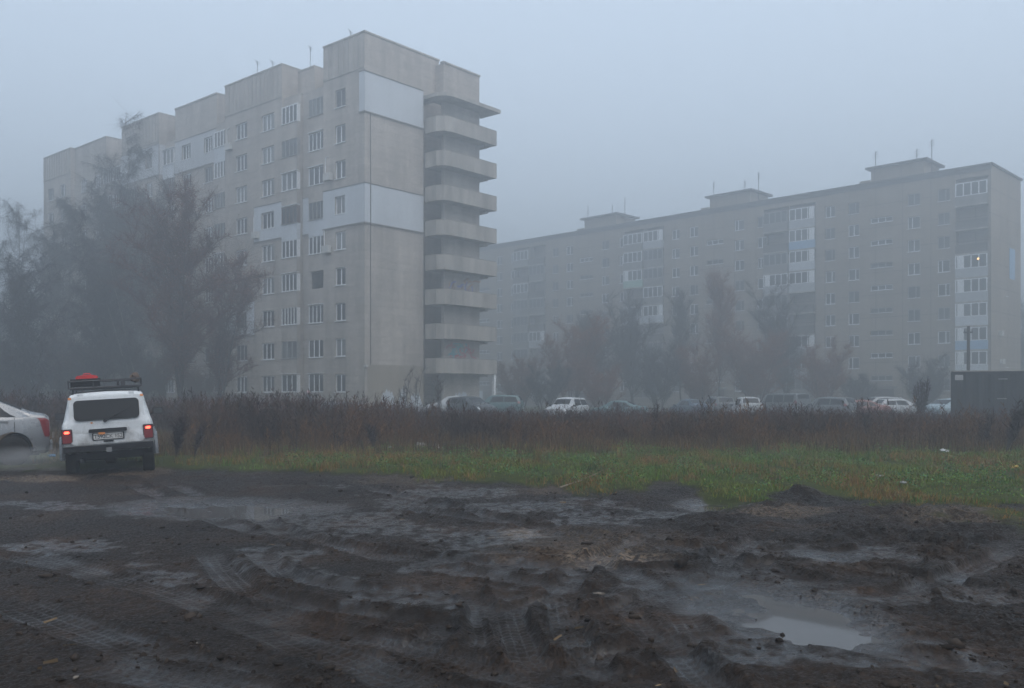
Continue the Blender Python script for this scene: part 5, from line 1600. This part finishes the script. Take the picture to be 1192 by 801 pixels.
def build_grass():
    rng = np.random.default_rng(41)
    Vs, Cs = [], []
    n = 380000
    x, d, px = scatter(n, 10.3, 31, -160, 1350, rng, 1.0)
    _, _, gr, _, _ = ground_fields(x, d, False)
    patch = fbm(x * .55, d * .4, 3, 62)
    left = sstep(180, 430, px)
    acc = gr * (.16 + .84 * left) * np.clip(.62 + 2.0 * patch + 1.0 * fbm(x * 2, d * 1.4, 2, 63), .03, 1) * (1 - .35 * sstep(24, 31, d))
    k = rng.random(n) < acc
    k &= ~((np.abs(x - XD(126, 19)) < 1.1) & (d > 16.8) & (d < 22))
    x, d, px, patch = x[k], d[k], px[k], patch[k]; n = len(x); g = hz(x, d)
    dry = np.clip(.30 + 1.5 * fbm(x * .45 + 9, d * .3, 3, 64) + .55 * sstep(21, 28, d) + .5 * (1 - sstep(250, 520, px)), 0, 1)
    isdry = rng.random(n) < dry * .95
    gp = np.clip(.5 + 1.6 * fbm(x * .5 + 4, d * .4, 3, 65), 0, 1)[:, None]
    grn = np.array([[.055, .125, .012]]) * gp + np.array([[.095, .115, .012]]) * (1 - gp)
    c = np.where(isdry[:, None], np.array([[.135, .085, .022]]), grn) * rng.uniform(.5, 1.5, (n, 1))
    c[:, 0] *= rng.uniform(.8, 1.5, n)
    h = rng.uniform(.04, .12, n) * (1 + .7 * patch) + .15 * sstep(20, 28, d) * rng.random(n)
    h *= np.where(isdry, 1.25, 1.0) * (.55 + .45 * sstep(12, 19, d))
    V, C = blades(x, d, g, np.maximum(h, .03), rng.uniform(.005, .011, n), c, rng, .8); Vs.append(V); Cs.append(C)
    nt = 2600
    xt, dt, pt_ = scatter(nt, 11.5, 29, 150, 1350, rng, 1.0)
    kt = (ground_fields(xt, dt, False)[2] > .7) & (fbm(xt * .9, dt * .7, 2, 69) > .02); xt, dt = xt[kt], dt[kt]
    per = rng.integers(10, 34, len(xt)); ci = np.repeat(np.arange(len(xt)), per); m = len(ci)
    tcol = np.array([[.05, .115, .014], [.115, .115, .02], [.16, .095, .028], [.10, .06, .025], [.03, .06, .014]])[rng.integers(0, 5, len(xt))][ci] * rng.uniform(.6, 1.4, (m, 1))
    xx = xt[ci] + rng.normal(0, .06, m); dd = dt[ci] + rng.normal(0, .06, m); hh = (rng.uniform(.10, .30, len(xt))[ci]) * rng.uniform(.5, 1.1, m) * (.45 + .55 * sstep(13, 21, dd))
    V, C = blades(xx, dd, hz(xx, dd), hh, rng.uniform(.006, .012, m), tcol, rng, .9); Vs.append(V); Cs.append(C)
    V = np.concatenate(Vs); C = np.concatenate(Cs)
    tag(put('grass', array_mesh('grass', V, np.arange(len(V)), 4, M['grass'], C)), 'green and yellowing grass on the verge', 'grass', kind='stuff')
    # broad-leaved green plants in low patches
    n = 90000
    x, d, px = scatter(n, 12.5, 25, 330, 1330, rng, .9)
    pt = fbm(x * .8 + 3, d * .7, 3, 66) + .35 * vnoise(x * 3, d * 3, 67)
    gr = ground_fields(x, d, False)[2]
    k = (pt > .13) & (gr > .9) & (rng.random(n) < .85)
    x, d, pt = x[k], d[k], pt[k]; n = len(x); g = hz(x, d)
    p = np.stack([x, d, g + .05 + rng.uniform(.02, .16, n) * np.clip(pt * 3, .4, 1.4)], 1)
    blue = rng.random(n)[:, None] < .4
    c = np.where(blue, np.array([[.038, .12, .042]]), np.array([[.075, .125, .016]])) * rng.uniform(.5, 1.6, (n, 1))
    V, C = leaves(p, .018, c, rng)
    tag(put('ground_cover', array_mesh('ground_cover', V, np.arange(len(V)), 4, M['grass'], C)), 'low broad-leaved green plants among the grass', 'ground cover', kind='stuff')
    # tall tawny grass fringe in front of the weeds
    n = 60000
    x, d, px = scatter(n, 22.5, 31, -180, 1370, rng, 1.0)
    pt = fbm(x * .5, d * .6, 3, 68)
    k = (pt > -.1) & ~((px < 60) & (d < 23)); x, d, pt = x[k], d[k], pt[k]; n = len(x)
    c = np.where(rng.random(n)[:, None] < .62, np.array([[.095, .050, .016]]), np.array([[.036, .026, .011]])) * rng.uniform(.45, 1.35, (n, 1))
    V, C = blades(x, d, hz(x, d), rng.uniform(.2, .62, n) * (.7 + .9 * np.clip(pt, 0, .6)), rng.uniform(.007, .014, n), c, rng, .5)
    tag(put('tawny_grass', array_mesh('tawny_grass', V, np.arange(len(V)), 4, M['grass'], C)), 'tall tawny grass along the foot of the weeds', 'grass', kind='stuff')


build_weeds(); build_grass(); build_clods()


def stalk_plant(px, d, h, seed, label, lean=0.0, bushy=1.0, col=(.04, .03, .03)):
    rng = np.random.default_rng(seed); x = XD(px, d); g = h1(x, d)
    root = thing('dead_weed', label, 'plant', (x, d, g), (0, 0, 0), 'dead weed stalks at the verge')
    st = MB(); P0 = []; P1 = []
    for k in range(int(4 * bushy) + 1):
        a = rng.uniform(0, 6.28); o = rng.uniform(.05, .25) * h
        top = Vector((lean * h + math.cos(a) * o, math.sin(a) * o, h * rng.uniform(.7, 1)))
        st.tube([(0, 0, -.02), tuple(top * .5 + Vector((0, 0, .05))), tuple(top)], [.012, .009, .004], 4)
        for j in range(int(46 * bushy)):
            f = rng.uniform(.3, 1); p = np.array(top) * f
            P0.append(p); P1.append(p + rng.normal(size=3) * .07 + np.array([0, 0, .09]))
    st.build('stem', M['bark'], root)
    V, C = ribbons(np.array(P0), np.array(P1), .016, np.tile(np.array(col), (len(P0), 1)) * rng.uniform(.6, 1.4, (len(P0), 1)), .5, rng)
    put('seed_heads', array_mesh('seed_heads', V, np.arange(len(V)), 4, M['weed'], C), root)


for a in ((345, 22.8, 1.0, 1, 'dark upright dead weed, left of the two before the tawny grass', 0, .6), (392, 22.4, 1.05, 2, 'dark upright dead weed, right of the two before the tawny grass', .03, .6), (1170, 23.2, 1.35, 3, 'big dark weed leaning right at the right edge', .35, 2.2),
          (1145, 24.0, 1.0, 4, 'dark weed on the left of the big leaning one', .1, 1.2), (205, 21.3, 1.0, 5, 'dark bushy weed beside the white off-road car', .15, 2.2), (226, 22.0, .8, 6, 'lower dark weed right of the one beside the white car', .3, 1.2),
          (1072, 40, 2.2, 7, 'tall pointed dark weed rising above the belt left of the container', .02, 3.0), (436, 24.2, .75, 8, 'low brown dead weed left of the rubble heap', -.05, 1.4), (760, 28, 1.2, 9, 'dark dead weed in front of the belt, below the poplar pair', .02, .9),
          (610, 24.0, .7, 10, 'thin dead weed in the green grass right of the rubble heap', .02, .5), (470, 56, 2.2, 11, 'dark weed tuft rising left of the leafless sapling', .0, 2.0), (1010, 27, 1.1, 12, 'dark dead weed in front of the belt, below the red car', .0, 1.2)):
    stalk_plant(*a)


# ------------------------------------------------------------------ air, light, camera
FOG = .0098
hb = MB(); hb.box(-705, 705, -55, 706, -3.0, 34.5)
vm = bpy.data.materials.new('fog'); vm.use_nodes = True; vt = vm.node_tree; vt.nodes.clear()
vo = vt.nodes.new('ShaderNodeOutputMaterial'); vp = vt.nodes.new('ShaderNodeVolumePrincipled')
vp.inputs['Color'].default_value = (.59, .63, .665, 1); vp.inputs['Density'].default_value = FOG; vp.inputs['Anisotropy'].default_value = .55
vt.links.new(vp.outputs[0], vo.inputs['Volume'])
tag(hb.build('haze', vm), kind='stuff')

SUN_E, SUN_A = 62.0, 150.0                       # a weak sun somewhere behind the overcast
w = bpy.data.worlds.new('World'); sc.world = w; w.use_nodes = True; wt = w.node_tree
bg = wt.nodes['Background']
sky = wt.nodes.new('ShaderNodeTexSky'); sky.sky_type = 'NISHITA'; sky.sun_disc = False
sky.sun_elevation = R(SUN_E); sky.sun_rotation = R(SUN_A); sky.air_density = 1.0; sky.dust_density = 8.0; sky.ozone_density = 1.5
hs = wt.nodes.new('ShaderNodeHueSaturation'); hs.inputs['Saturation'].default_value = .8
mx = wt.nodes.new('ShaderNodeMix'); mx.data_type = 'RGBA'; mx.inputs[0].default_value = .65; mx.inputs[7].default_value = (4.45, 5.35, 6.4, 1)
wt.links.new(sky.outputs[0], hs.inputs['Color']); wt.links.new(hs.outputs[0], mx.inputs[6]); wt.links.new(mx.outputs[2], bg.inputs['Color'])
bg.inputs['Strength'].default_value = .1

sl = bpy.data.lights.new('sun', 'SUN'); sl.energy = .5; sl.angle = R(90); sl.color = (1, .97, .93)
so = bpy.data.objects.new('sun', sl); COL.objects.link(so)
az = R(SUN_A)
sdir = Vector((math.sin(az) * math.cos(R(SUN_E)), math.cos(az) * math.cos(R(SUN_E)), math.sin(R(SUN_E))))
so.rotation_euler = sdir.to_track_quat('Z', 'Y').to_euler(); so.location = (0, -20, 60)

cam = bpy.data.cameras.new('camera'); co = bpy.data.objects.new('camera', cam); COL.objects.link(co)
co.location = (0, 0, CH); co.rotation_euler = (PI / 2, 0, 0)
cam.sensor_width = 36; cam.lens = F / 1192 * 36; cam.shift_y = (HY - 400.5) / 1192
cam.clip_start = .05; cam.clip_end = 3000
sc.camera = co

sc.render.engine = 'CYCLES'
sc.cycles.use_denoising = True
sc.cycles.max_bounces = 6; sc.cycles.volume_bounces = 3; sc.cycles.diffuse_bounces = 2; sc.cycles.glossy_bounces = 3
sc.cycles.transparent_max_bounces = 4
sc.cycles.volume_step_rate = 2.0
sc.cycles.sample_clamp_indirect = 4.0
sc.view_settings.view_transform = 'Standard'; sc.view_settings.look = 'None'
sc.view_settings.exposure = 1.22; sc.view_settings.gamma = 1.0
